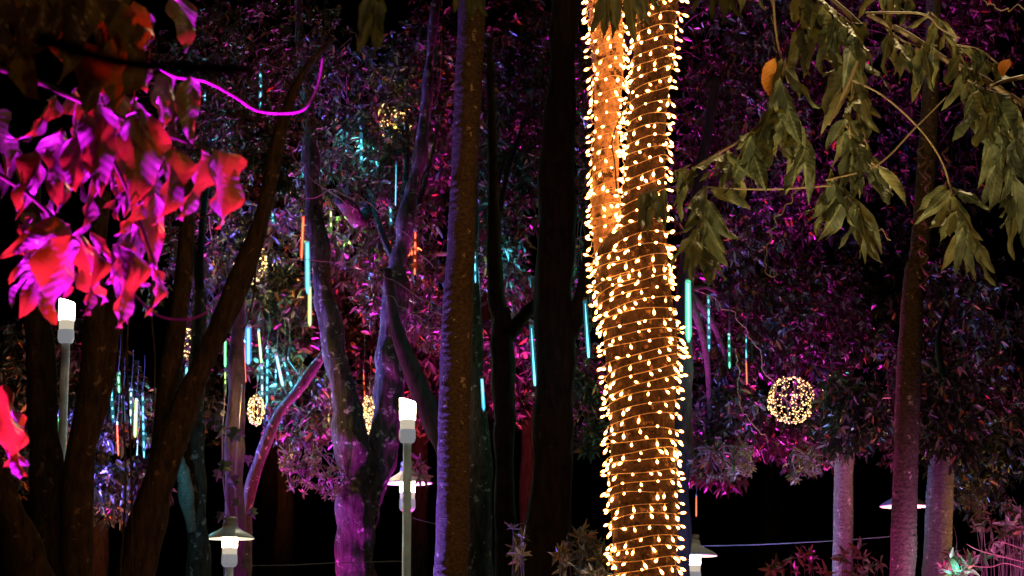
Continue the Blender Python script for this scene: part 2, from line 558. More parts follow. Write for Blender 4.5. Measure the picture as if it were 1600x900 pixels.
# palms
PALM = [(703, 960, 27), (706, 850, 26), (709, 700, 25.5), (711, 600, 25), (717, 450, 23), (724, 300, 21), (731, 150, 21.5), (738, 0, 22), (744, -150, 21), (755, -420, 18)]
t = thing('palm_tree', 'tall ringed palm trunk with a violet lit left edge beside the bare lamp post', 'tree', base_of(705, 900, 13))
trunk(t, PALM, 13, MAT['palm'], 'trunk', 11, .055, ring=.044, seg=26)
t = thing('palm_tree', 'dark palm trunk with peeling orange fibres at the top and magenta left side', 'tree', base_of(1410, 900, 14))
right_palm = t
trunk(t, [(1409, 960, 21), (1411, 880, 20), (1416, 700, 19.5), (1421, 560, 19), (1428, 430, 16), (1436, 400, 15), (1448, 250, 15), (1456, 100, 13), (1462, -100, 12)], 14, MAT['palm'], 'trunk', 12, .06, ring=.034, seg=24)
for k, (x0, y0, am) in enumerate([(1440, 215, 6), (1450, 250, 5), (1477, 230, 5), (1441, 330, 6), (1444, 385, 5)]):
    mb = MB()
    pts = []
    for i in range(15):
        q = P(x0 + am * math.sin(i * 1.1 + k) + (i % 2) * 2, y0 + i * (5 if k != 2 else 4.5), 13.75 + .02 * math.cos(i * 1.3))
        pts.append((q.x, q.y, q.z, .007 + .004 * math.sin(i * 1.7)))
    tube(mb, pts, 50, 6)
    mb.build('peeling_fibre', MAT['twig'], t)
t = thing('palm_tree', 'pale palm trunk lit lilac and blue left of the dark palm', 'tree', base_of(1317, 900, 18))
pale_palm = t
trunk(t, [(1317, 960, 17), (1317, 860, 16), (1318, 760, 15), (1320, 690, 14), (1321, 650, 10), (1322, 615, 5)], 18, MAT['palm_pale'], 'trunk', 13, .05, ring=.036, seg=22)
t = thing('palm_tree', 'two toned pink and ochre palm trunk right of the dark palm', 'tree', base_of(1466, 900, 17))
two_tone = t
trunk(t, [(1463, 960, 23), (1464, 870, 22), (1468, 790, 21), (1470, 740, 20), (1473, 660, 14), (1476, 590, 7)], 17, MAT['palm_pale'], 'trunk', 14, .05, ring=.033, seg=22)

# purple forked tree
pt = thing('forked_tree', 'forked tree with purple lit lichen bark left of the bare lamp', 'tree', base_of(560, 900, 19))
slim_rows = lambda q: [(r[0], r[1], r[2] * .86) + tuple(r[3:]) for r in q]
trunk(pt, slim_rows([(560, 960, 30), (557, 900, 29), (556, 830, 28), (552, 740, 27), (545, 660, 25), (526, 560, 20), (508, 460, 18), (496, 370, 17), (489, 300, 15), (483, 200, 12), (470, 60, 9), (462, -80, 7)]), 19, MAT['lichen'], 'trunk', 21, .17, 6, seg=40)
trunk(pt, slim_rows([(566, 860, 10), (584, 770, 18), (600, 690, 23), (607, 600, 25), (613, 500, 23), (622, 420, 19), (640, 320, 14), (660, 220, 11), (675, 60, 8), (690, -80, 6)]), 19.15, MAT['lichen'], 'limb', 22, .17, 6, seg=40, ground=False)
trunk(pt, slim_rows([(575, 330, 10, 19.9), (560, 345, 14, 19.6), (545, 325, 13, 19.4), (530, 310, 9, 19.2)]), 19.3, MAT['lichen'], 'limb', 23, .1, 4, ground=False)
# leaning dark tree behind the palm
t = thing('leaning_tree', 'dark trunk behind the ringed palm with pink patches and a leaning limb', 'tree', base_of(745, 900, 17.5))
lean = t
trunk(t, [(748, 960, 24), (747, 880, 22), (745, 780, 20), (742, 690, 19), (735, 560, 16), (735, 400, 13), (738, 250, 10)], 17.5, MAT['lichen'], 'trunk', 31, .14, 4)
trunk(t, [(735, 800, 12), (712, 730, 14), (683, 670, 15), (655, 610, 15), (630, 545, 12), (617, 500, 9), (605, 420, 6)], 18.3, MAT['dark'], 'limb', 32, .12, 4, ground=False)
# thin dark tree
t = thing('slim_tree', 'slim black trunk with a thin pink left edge right of the ringed palm', 'tree', base_of(790, 900, 16.2))
slim = t
trunk(t, [(793, 960, 18), (792, 880, 17), (789, 780, 16), (788, 680, 15), (787, 580, 15), (785, 510, 17), (777, 470, 14), (772, 380, 10), (770, 250, 7), (765, 60, 5)], 16.2, MAT['dark'], 'trunk', 33, .12, 4)
trunk(t, [(789, 540, 10), (806, 510, 11), (824, 488, 10), (846, 468, 9)], 16.2, MAT['dark'], 'limb', 34, .1, 4, ground=False)
# big dark tree
t = thing('dark_tree', 'broad almost black trunk just left of the fairy light tree', 'tree', base_of(860, 900, 15))
bigdark = t
trunk(t, [(848, 960, 44), (852, 880, 38), (862, 760, 31), (866, 640, 28), (866, 500, 28), (868, 360, 27), (872, 220, 26), (880, 80, 22), (890, -100, 18)], 15, MAT['dark'], 'trunk', 35, .12, 3.5, seg=28)
trunk(t, [(880, 545, 14), (898, 500, 13), (912, 440, 11), (920, 380, 8), (926, 300, 6)], 15, MAT['dark'], 'limb', 36, .1, 4, ground=False)
# trunk behind wrapped tree
t = thing('dark_tree', 'dark trunk half hidden behind the right side of the fairy light tree', 'tree', base_of(1066, 900, 18.5))
hid = t
trunk(t, [(1058, 960, 20), (1058, 800, 19), (1062, 600, 18), (1072, 450, 14), (1090, 300, 10), (1120, 120, 7)], 18.5, MAT['dark'], 'trunk', 37, .12, 4)
# left group
t = thing('dark_tree', 'dark leaning trunk cut off by the bottom left corner', 'tree', base_of(40, 900, 12.4))
trunk(t, [(62, 960, 30), (40, 880, 30), (12, 800, 26), (-20, 720, 22), (-50, 620, 20), (-60, 400, 16)], 12.4, MAT['brown'], 'trunk', 41, .12, 4)
t = thing('dark_tree', 'thick dark trunk below the red leaves at the far left', 'tree', base_of(80, 900, 13))
trunk(t, [(92, 960, 33), (86, 880, 30), (76, 780, 27), (68, 680, 25), (66, 580, 24), (60, 500, 24), (50, 400, 22), (36, 250, 18)], 13, MAT['brown'], 'trunk', 42, .12, 4)
t = thing('dark_tree', 'second dark trunk from the left with small leaves growing on it', 'tree', base_of(130, 900, 12.8))
trunk(t, [(118, 960, 25), (120, 880, 23), (121, 780, 21), (128, 690, 20), (141, 600, 18), (148, 520, 19), (150, 440, 16), (160, 300, 13)], 12.8, MAT['brown'], 'trunk', 43, .12, 4)
trunk(t, [(140, 690, 12), (158, 620, 14), (168, 550, 14), (176, 490, 14), (190, 420, 12), (215, 300, 9)], 12.9, MAT['brown'], 'limb', 44, .12, 4, ground=False)
t = thing('dark_tree', 'dark trunk leaning right and splitting in two behind the red leaves', 'tree', base_of(210, 900, 13.4))
leaner = t
trunk(t, [(206, 960, 33), (215, 880, 30), (238, 780, 27), (265, 700, 23), (296, 620, 19), (325, 550, 18), (352, 490, 17), (382, 420, 15), (406, 350, 13), (425, 270, 11), (440, 200, 8), (470, 120, 6), (520, 60, 4)], 13.4, MAT['brown'], 'trunk', 45, .12, 4)
trunk(t, [(242, 770, 17), (252, 690, 17), (262, 610, 17), (272, 540, 15), (282, 470, 13), (290, 390, 11), (292, 280, 9)], 13.5, MAT['brown'], 'limb', 46, .12, 4, ground=False)
t = thing('mossy_tree', 'brown trunk with a sawn teal lit limb behind the leaning trunk', 'tree', base_of(310, 900, 16.5))
mossy = t
trunk(t, [(311, 960, 17), (310, 880, 16), (306, 780, 16), (302, 700, 16), (303, 640, 15), (308, 560, 12), (312, 450, 9)], 16.5, MAT['lichen'], 'trunk', 47, .12, 4)
mb = MB()
rw = [tuple(P(302, 830, 16.45)) + (M(7, 16),), tuple(P(294, 785, 16.35)) + (M(8, 16),), tuple(P(286, 745, 16.3)) + (M(8, 16),), tuple(P(280, 715, 16.2)) + (M(6, 16),), tuple(P(283, 702, 16.2)) + (M(3, 16),)]
tube(mb, rw, 40, 16, bark_disp(48, .3, 6))
mb.build('sawn_limb', MAT['palm_pale'], t)
t = thing('ivy_tree', 'dark trunk with hanging lobed ivy behind the left lamp', 'tree', base_of(368, 900, 19))
ivyt = t
trunk(t, [(369, 960, 18), (368, 880, 17), (366, 780, 16), (366, 690, 15), (368, 600, 13), (372, 500, 10), (380, 380, 7)], 19, MAT['dark'], 'trunk', 49, .12, 4)
t = thing('bent_tree', 'thin pink lit trunk curving up to the right beside the left lamp', 'tree', base_of(390, 900, 20))
bent = t
trunk(t, [(380, 960, 10), (383, 860, 10), (388, 780, 9), (402, 730, 9), (420, 680, 9), (440, 640, 8), (465, 610, 8), (490, 575, 7), (512, 545, 5), (530, 520, 3)], 20, MAT['lichen'], 'trunk', 50, .1, 4)

# ------------------------------------------------------------------ background foliage
def leaves_np(base, dirs, nrm, L, W, droop):
    """N folded pointed leaves -> verts (6N), quads (2N)"""
    side = np.cross(dirs, nrm)
    side /= np.linalg.norm(side, axis=1)[:, None] + 1e-9
    L, W = L[:, None], W[:, None]
    dn = np.array((0, 0, -1.0))
    a = base + dirs * L * .38 + dn * droop * L * .06
    b = base + dirs * L * .72 + dn * droop * L * .22
    tip = base + dirs * L + dn * droop * L * .5
    up = nrm * W * .22
    V = np.stack([base, a + side * W * .5 + up, b + side * W * .36 + up, tip, b - side * W * .36 + up, a - side * W * .5 + up], 1).reshape(-1, 3)
    k = np.arange(len(base))[:, None] * 6
    Q = np.concatenate([k + np.array([[0, 1, 2, 3]]), k + np.array([[0, 3, 4, 5]])])
    return V, Q


def unit(a):
    return a / (np.linalg.norm(a, axis=-1)[..., None] + 1e-9)


def crown(parent, regions, seed, mat=None, k=7, twigs=26):
    g = np.random.default_rng(seed)
    VV, QQ, off = [], [], 0
    mbt = MB()
    for (px, py, rx, ry, d, rd, n, lpx) in regions:
        n, lpx = int(n * .95), lpx * 1.15
        C = np.array(P(px, py, d))
        ax = np.array((M(rx, d), rd, M(ry, d)))
        nc = max(5, n // 22)
        cl = unit(g.normal(size=(nc, 3))) * g.uniform(.15, 1, (nc, 1)) ** .5
        idx = g.integers(0, nc, n)
        csz = g.uniform(.14, .38, nc)
        q = cl[idx] + g.normal(size=(n, 3)) * csz[idx][:, None] * np.array((.8, .8, .55))
        q = q[np.linalg.norm(q, axis=1) < 1.12]
        n = len(q)
        pos = C + q * ax
        axis = unit(g.normal(size=(n, 3)) * .55 + q * .45 + np.array((0, -.25, -.15)))
        u = unit(np.cross(axis, unit(g.normal(size=(n, 3)))))
        v = np.cross(axis, u)
        phi = np.linspace(0, 2 * np.pi, k, endpoint=False)[None, :] + g.uniform(0, .5, (n, k))
        el = g.uniform(.75, 1.6, (n, k))
        dr = axis[:, None, :] * np.cos(el)[..., None] + (u[:, None, :] * np.cos(phi)[..., None] + v[:, None, :] * np.sin(phi)[..., None]) * np.sin(el)[..., None]
        dr = unit(dr + np.array((0, 0, -.28)))
        nr = axis[:, None, :] - dr * (axis[:, None, :] * dr).sum(-1)[..., None]
        nr = unit(nr + g.normal(size=nr.shape) * .25)
        nr = unit(nr - dr * (nr * dr).sum(-1)[..., None])
        L = (M(lpx, d) * g.uniform(.65, 1.35, (n, k)) * g.uniform(.8, 1.2, (n, 1)))
        bs = pos[:, None, :] - axis[:, None, :] * (g.uniform(0, .8, (n, k)) * M(lpx, d))[..., None]
        keep = g.uniform(size=(n, k)) < .9
        bs, dr, nr, L = bs[keep], dr[keep], nr[keep], L[keep]
        V, Q = leaves_np(bs, dr, nr, L, L * g.uniform(.3, .44, len(L)), g.uniform(.1, .9, (len(L), 1)))
        VV.append(V)
        QQ.append(Q + off)
        off += len(V)
        for _ in range(twigs):
            a = C + (unit(g.normal(size=3)) * g.uniform(.0, .9)) * ax
            b = C + cl[g.integers(0, nc)] * ax
            m = (a + b) / 2 + np.array((0, 0, M(12, d) * g.uniform(-1, 1.4))) + g.normal(size=3) * M(8, d)
            r = M(g.uniform(.35, 1.1), d)
            tube(mbt, [(*a, r), (*m, r * .8), (*b, r * .4)], 8, 3, caps=False)
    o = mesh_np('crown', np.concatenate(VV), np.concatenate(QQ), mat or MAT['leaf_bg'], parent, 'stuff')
    if twigs:
        mbt.build('twigs', MAT['dark_twig'], parent, kind='stuff')
    return o


def limbs(parent, start, ends, d, w0=5, mat=None, seed=0):
    g = random.Random(seed)
    for (x, y, dd) in ends:
        sx, sy = start
        trunk(parent, [(sx, sy, w0, d), ((sx * .6 + x * .4) + g.uniform(-12, 12), (sy * .6 + y * .4) - 14, w0 * .75, d * .6 + dd * .4), (x * .8 + sx * .2, y * .8 + sy * .2 - 6, w0 * .5, dd), (x, y, w0 * .25, dd)], d, mat or MAT['dark'], 'limb', seed, .1, 4, n=24, seg=9, ground=False)


# crowns of the trees whose trunks are in view: (px, py, rx, ry, depth, depth radius, rosettes, leaf px)
crown(pt, [(560, 330, 150, 150, 20.5, .9, 900, 11), (660, 180, 110, 150, 21, 1.0, 900, 10), (545, 130, 100, 110, 21, .9, 420, 9)], 101)
limbs(pt, (620, 420), [(560, 250, 20.5), (700, 150, 20.8), (640, 80, 21)], 19.15, 6, MAT['lichen'], 1)
crown(lean, [(640, 420, 90, 110, 20, .8, 520, 11), (700, 520, 70, 60, 20.2, .6, 160, 10)], 102)
limbs(lean, (735, 420), [(660, 400, 20), (690, 500, 20)], 17.5, 5, None, 2)
crown(slim, [(790, 210, 85, 170, 18.3, .8, 900, 12), (785, 430, 60, 70, 18.5, .6, 300, 11), (840, 130, 70, 150, 18.5, .8, 420, 10)], 103)
limbs(slim, (772, 380), [(800, 200, 18.3), (760, 100, 18.3), (830, 150, 18.4)], 16.2, 5, None, 3)
crown(bigdark, [(890, 300, 50, 260, 17.5, .8, 500, 10), (880, 560, 60, 150, 18.5, .7, 320, 11), (920, 660, 35, 60, 18, .5, 130, 12), (930, 80, 90, 120, 18.5, .8, 420, 10)], 104)
limbs(bigdark, (870, 300), [(890, 150, 17.5), (910, 420, 17.5)], 15, 8, None, 4)
crown(hid, [(1150, 250, 110, 200, 20, .9, 1000, 10), (1150, 500, 110, 110, 20.5, .9, 900, 10), (1130, 670, 90, 80, 20, .8, 620, 11), (1120, 735, 50, 28, 19.8, .5, 130, 13), (1150, 40, 150, 100, 20, .9, 520, 10)], 105)
limbs(hid, (1072, 450), [(1150, 480, 20.3), (1160, 620, 20), (1150, 250, 20), (1120, 720, 19.8)], 18.5, 6, None, 5)
crown(pale_palm, [(1270, 520, 100, 130, 21, .9, 900, 10), (1250, 690, 80, 50, 20.5, .7, 420, 10), (1330, 640, 60, 72, 17.2, .5, 560, 12)], 106, None, 6)
limbs(pale_palm, (1321, 640), [(1260, 560, 21), (1280, 690, 20), (1340, 640, 19)], 18, 6, None, 6)
crown(two_tone, [(1510, 560, 100, 170, 19.5, 1.0, 1100, 10), (1475, 650, 60, 90, 16.2, .5, 520, 12), (1530, 700, 80, 80, 17.5, .8, 560, 11), (1400, 620, 50, 120, 20, .8, 420, 10), (1530, 790, 50, 25, 18.2, .4, 70, 13)], 107, None, 6)
limbs(two_tone, (1474, 600), [(1520, 560, 19.3), (1540, 700, 18.8), (1420, 560, 19.5), (1480, 460, 19.3)], 17, 6, None, 7)
crown(ivyt, [(380, 440, 70, 120, 21.5, .8, 520, 11), (430, 500, 60, 60, 21.5, .7, 330, 13), (330, 480, 50, 110, 21, .6, 260, 10)], 108)
limbs(ivyt, (372, 500), [(420, 470, 21.5), (340, 420, 21), (400, 380, 21.3)], 19, 5, None, 8)
crown(bent, [(480, 640, 70, 60, 20.5, .5, 330, 11), (540, 620, 60, 70, 21.5, .5, 260, 11)], 109)
crown(mossy, [(300, 330, 90, 180, 19, .9, 700, 9), (330, 160, 90, 150, 19.5, .9, 600, 8)], 110)
limbs(mossy, (312, 450), [(320, 300, 19), (280, 220, 19), (350, 180, 19.3)], 16.5, 6, None, 9)
crown(leaner, [(420, 90, 130, 130, 16.5, .9, 700, 8), (430, 250, 60, 80, 16.2, .6, 200, 9)], 111)

# trees farther back whose trunks are hidden: each with its own trunk and crown
far = [
    ('far tree filling the gap between the two leftmost trunks with orange and teal lit leaves', 150, 25, [(110, 640, 120, 110, 24.5, 1.2, 700, 12), (180, 760, 80, 60, 21.5, .9, 520, 14), (190, 650, 70, 70, 20.6, .5, 260, 13), (30, 700, 60, 110, 24, .8, 240, 12), (70, 560, 90, 80, 23, .8, 300, 12)]),
    ('far tree with olive and blue leaves above the fan of icicle lights', 440, 27, [(450, 490, 80, 70, 22, .8, 520, 15), (420, 590, 70, 50, 20.7, .4, 200, 12), (330, 600, 60, 90, 26, 1.0, 300, 12)]),
    ('far tree with red lit leaves between the purple fork and the ringed palm', 650, 26, [(660, 590, 110, 90, 25, 1.2, 900, 12), (530, 480, 70, 80, 25.5, 1, 360, 11)]),
    ('far tree with rosy leaves low between the slim trunk and the broad black trunk', 820, 25, [(820, 570, 70, 90, 24, 1, 560, 11), (770, 540, 40, 60, 24, .8, 240, 10)]),
    ('far tree with violet leaves high behind the ringed palm', 760, 30, [(760, 160, 170, 200, 26.5, 1.6, 1500, 10)]),
    ('far tree with dim magenta leaves at the top right behind the drooping branches', 1420, 27, [(1480, 200, 160, 230, 24, 1.4, 1000, 9), (1260, 230, 140, 200, 23.5, 1.3, 900, 9), (1380, 50, 230, 100, 22, 1.2, 600, 9)]),
    ('far dark tree behind the cyan icicle lights at upper left', 420, 30, [(440, 250, 170, 190, 26.5, 1.4, 1100, 9), (280, 120, 120, 140, 26, 1.2, 500, 8)]),
    ('far dark tree right of the fairy light tree at mid height', 1200, 29, [(1220, 420, 200, 140, 25.5, 1.4, 1100, 9), (1420, 480, 130, 160, 25, 1.4, 700, 9)]),
]
for i, (lab, px, d, regs) in enumerate(far):
    t = thing('leafy_tree', lab, 'tree', base_of(px, 900, d))
    top = min(r[1] for r in regs)
    trunk(t, [(px, 960, 16), (px + 4, 820, 14), (px + 6, 640, 12), (px - 4, 460, 10), (px, top, 4)], d, MAT['dark'], 'trunk', 200 + i, .12, 3, n=70, seg=12)
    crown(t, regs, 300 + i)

# ------------------------------------------------------------------ big leaf meshes
def make_leaf(name, L, W, mat, seed, rows=9, wav=.06, curl=.25, cols=2, wide=.42, lobes=0):
    """hanging leaf: base at origin, tip at -Z, upper face towards -Y; unit length"""
    g = random.Random(seed)
    V, Fc = [], []
    nc = cols * 2 + 1
    ph = g.uniform(0, 6)
    bend = g.uniform(-.12, .12)
    for i in range(rows):
        t = i / (rows - 1)
        wdt = math.sin(math.pi * min(1, t ** (.72 if wide < .5 else .6))) ** .85 * (1 - .25 * t)
        if lobes:
            wdt *= 1 + .16 * math.sin(t * lobes * 6.28 + ph)
        wdt = max(wdt, .015)
        z = -t * L
        yb = -curl * L * (t * t) * .5 + .04 * L * math.sin(t * 5 + ph)
        xb = bend * L * math.sin(t * 2.6)
        for j in range(-cols, cols + 1):
            s = j / cols
            x = xb + s * W * .5 * wdt
            y = yb + abs(s) * W * (.20 if wide < .5 else .34) * wdt + wav * L * math.sin(t * 13 + ph + (2 if s > 0 else 0)) * s * s
            V.append((x, y, z - abs(s) * .02 * L))
    for i in range(rows - 1):
        for j in range(nc - 1):
            a = i * nc + j
            Fc.append((a, a + nc, a + nc + 1, a + 1))
    me = bpy.data.meshes.new(name)
    me.from_pydata(V, [], Fc)
    me.polygons.foreach_set('use_smooth', [True] * len(me.polygons))
    me.materials.append(mat)
    return me


def orient(tilt, pitch, yaw):
    """tilt: tip swings in the picture plane; pitch: tip comes to or from the camera; yaw: about its own axis"""
    return Matrix.Rotation(tilt, 3, 'Y') @ Matrix.Rotation(pitch, 3, 'X') @ Matrix.Rotation(yaw, 3, 'Z')


LR = [make_leaf('long_leaf', 1, .24 + .025 * (i % 3), MAT['leaf_right'], 500 + i, 9, .05, .2 + .1 * (i % 3), 1 if i % 2 else 2) for i in range(6)]
LO = make_leaf('long_leaf', 1, .36, MAT['leaf_orange'], 520, 8, .03, .3, 1)
LL = [make_leaf('broad_leaf', 1, .44, MAT['leaf_left'], 540 + i, 14, .10, .5, 2, .6, 2 if i % 3 == 0 else 0) for i in range(6)]


def leaf_at(parent, me, x, y, d, Lpx, tilt, pitch, yaw, wscale=1.0, label=None):
    s = M(Lpx, d)
    return inst('leaf', me, parent, P(x, y, d), orient(tilt, pitch, yaw), (s * wscale, s, s), label)


def branch(label, twigs, cat='branch', name='leafy_branch', mat=None, group=None):
    """a branch thing made of twigs; twig = (rows px,py,r,d), leaf sprays added by the caller"""
    r0 = twigs[0][0]
    t = thing(name, label, cat, P(r0[0], r0[1], r0[3]), group)
    for rw in twigs:
        mb = MB()
        tube(mb, [(*P(x, y, d), M(w_, d)) for x, y, w_, d in rw], 10 * len(rw), 7)
        mb.build('twig', mat or MAT['twig'], t)
    return t


def spray(parent, pts, n, d, Lpx, seed, spread=.5, wscale=1.0, meshes=None, pitch=(-.7, .6), yaw=1.0, tilt0=0.0):
    n = int(n * 1.2)
    Lpx *= 1.16
    spread *= 1.25
    """n leaves hanging in pairs along a pixel polyline"""
    g = random.Random(seed)
    c = spline([(x, y, 0) for x, y in pts], 40)
    mb = MB()
    tube(mb, [(*P(x, y, d), M(1.6, d)) for x, y in pts], 8 * len(pts), 6)
    mb.build('twig', MAT['twig'], parent)
    for i in range(n):
        f = (i + .6) / n
        k = int(f * 39)
        side = 1 if i % 2 else -1
        tilt = tilt0 - side * spread * g.uniform(.25, 1.05) * (1.1 - .75 * f) + g.gauss(0, .1)
        leaf_at(parent, g.choice(meshes or LR), c[k, 0] + g.uniform(-3, 3), c[k, 1] + g.uniform(-3, 3), d + g.uniform(-.12, .12),
                Lpx * g.uniform(.75, 1.2), tilt, g.uniform(*pitch), g.uniform(-yaw, yaw), wscale * g.uniform(.8, 1.25))


D = 9.3
b1 = branch('olive leafy branch drooping in long sprays over the upper right', [[(1215, -60, 3, D), (1300, 0, 4, D), (1350, 45, 5, D)], [(1352, 35, 4, D), (1338, 100, 4, D), (1312, 160, 3, D), (1295, 195, 2, D)], [(1206, -40, 2, D), (1214, 60, 2, D), (1232, 130, 2, D)]])
spray(b1, [(1262, -20), (1300, 15), (1345, 45)], 17, D, 84, 1, .4)
spray(b1, [(1268, -30), (1262, 20), (1258, 50)], 8, D, 88, 21, .35)
spray(b1, [(1338, 60), (1332, 130), (1328, 200), (1338, 255)], 20, D + .1, 84, 2, .45)
spray(b1, [(1322, 195), (1345, 240), (1372, 262)], 12, D + .1, 74, 3, .35, tilt0=-.25)
spray(b1, [(1228, 90), (1222, 130), (1236, 180), (1262, 230)], 18, D - .1, 76, 4, .6)
spray(b1, [(1215, 160), (1190, 195), (1170, 225)], 14, D - .1, 78, 5, .55)
spray(b1, [(1300, 270), (1322, 305), (1345, 330)], 13, D + .1, 82, 7, .7)
leaf_at(b1, LO, 1212, 88, D - .15, 78, .12, .1, .5, 1.0, 'orange withered leaf')
leaf_at(b1, LR[2], 1322, 185, D - .2, 62, .55, .1, .2, 1.1)

b2 = branch('olive leafy twig reaching left onto the fairy light trunk', [[(1238, 170, 2.5, D), (1160, 218, 2, D), (1105, 250, 2, D), (1050, 285, 1.6, D)], [(1300, 290, 1.5, D), (1200, 296, 1.5, D), (1098, 292, 1.5, D)]])
spray(b2, [(1135, 235), (1142, 240), (1150, 246)], 9, D, 66, 8, .8)
spray(b2, [(1078, 258), (1066, 264), (1054, 268)], 5, D, 62, 9, .25)
spray(b2, [(1105, 292), (1100, 330), (1092, 370), (1088, 388)], 17, D, 66, 10, .85)
spray(b2, [(1042, 288), (1020, 298), (998, 306)], 6, D - .1, 60, 11, .28, 1.1)

b3 = branch('brown lit branch slanting down the upper right corner with hanging leaves', [[(1355, 22, 4, D + .2), (1420, 55, 5, D + .2), (1480, 95, 5, D + .2), (1540, 125, 5, D + .2), (1620, 178, 5, D + .2)], [(1350, 20, 2, D), (1440, 22, 2, D), (1470, 45, 1.5, D), (1500, 60, 1.5, D)]])
spray(b3, [(1385, 45), (1420, 68), (1465, 72)], 13, D + .2, 66, 12, .3)
spray(b3, [(1370, -25), (1400, -15), (1420, -5)], 8, D + .2, 60, 22, .3)
spray(b3, [(1455, 20), (1466, 30), (1482, 45)], 7, D + .2, 52, 23, .7)
spray(b3, [(1500, 85), (1508, 100), (1520, 120)], 7, D + .2, 66, 24, .5)
spray(b3, [(1490, 70), (1530, 78), (1560, 100)], 9, D + .2, 62, 13, .4)
leaf_at(b3, LO, 1578, 92, D, 36, .35, .0, .2, 1.6, 'small orange withered leaf')

b4 = branch('dense dark olive spray hanging from the right edge of the frame', [[(1600, 120, 4, D + .1), (1560, 130, 3, D + .1), (1535, 150, 2, D + .1)], [(1600, 150, 2, D), (1585, 240, 2, D), (1590, 320, 1.5, D)]])
spray(b4, [(1512, 125), (1540, 140), (1580, 150)], 16, D, 84, 14, .3, 1.15)
spray(b4, [(1550, 175), (1570, 200), (1598, 220)], 12, D, 82, 15, .35)
spray(b4, [(1592, 230), (1584, 280), (1598, 330)], 14, D, 76, 16, .5)
leaf_at(b4, LR[0], 1556, 254, D - .15, 76, .45, .1, .3, 1.2)
leaf_at(b4, LR[1], 1560, 258, D - .12, 90, .25, -.2, -.4, 1.0)

b5 = branch('thin arching twig ending in a leafy spray beside the peeling palm', [[(1320, 120, 1.6, D), (1380, 150, 1.6, D), (1440, 205, 1.6, D), (1475, 260, 1.6, D), (1490, 320, 1.8, D)], [(1290, 282, 1.5, D), (1370, 258, 1.5, D), (1430, 200, 1.5, D), (1480, 150, 1.2, D)]])
spray(b5, [(1484, 288), (1495, 330), (1510, 360), (1522, 376)], 20, D, 66, 17, .75)
leaf_at(b5, LR[3], 1486, 295, D - .15, 62, .8, .0, .1, 1.3)

b6 = branch('cluster of dark green leaves hanging over the top of the fairy light trunk', [[(955, -90, 3, D), (962, -40, 2.5, D), (975, -22, 2, D)]])
for i, (x, y, L, tl) in enumerate([(944, -25, 92, .12), (956, -30, 98, -.02), (968, -20, 74, .05), (980, -25, 100, -.16), (996, -28, 74, -.2), (938, -10, 72, .22), (1008, -30, 62, -.28), (985, -20, 66, -.3)]):
    leaf_at(b6, LR[i % 6], x, y, D - .05 * (i % 3), L, tl, .05, .3 * (-1) ** i, 1.0)

b7 = branch('yellowish leaf tips hanging in from the top edge right of the fairy lights', [[(1120, -90, 2, 6.5), (1140, -50, 2, 6.5), (1160, -30, 2, 6.5)]])
for i, (x, y, L, tl) in enumerate([(1140, -40, 62, .1), (1156, -45, 72, -.02), (1184, -40, 62, -.15), (1172, -60, 60, .1)]):
    leaf_at(b7, LR[i], x, y, 8.2, L, tl, .1, .4 * (-1) ** i, 1.0)
for i, (x, y, L, tl) in enumerate([(1118, -40, 78, .2), (1126, -50, 95, -.05), (1135, -45, 82, -.25), (1108, -35, 66, .4)]):
    leaf_at(b7, LR[i], x, y, 5.2, L, tl, .1, .4 * (-1) ** i, .9)

b8 = branch('blurred olive leaf cluster hanging from the top edge left of the ringed palm', [[(600, -120, 3, 4.2), (592, -60, 3, 4.2), (588, -10, 2.5, 4.2)]])
for i, (x, y, L, tl) in enumerate([(588, -10, 105, .42), (590, 0, 100, .05), (586, -15, 80, .3), (592, -10, 70, -.15)]):
    leaf_at(b8, LR[i], x, y, 4.2, L, tl, .1, .5 * (-1) ** i, 1.05)
b9 = branch('blurred olive leaf tips at the top edge over the ringed palm', [[(730, -120, 3, 4.4), (735, -60, 3, 4.4), (738, -40, 2, 4.4)]])
for i, (x, y, L, tl) in enumerate([(722, -45, 72, .3), (735, -45, 92, .02), (748, -40, 72, -.15)]):
    leaf_at(b9, LR[i], x, y, 4.4, L, tl, .1, .5 * (-1) ** i, 1.05)

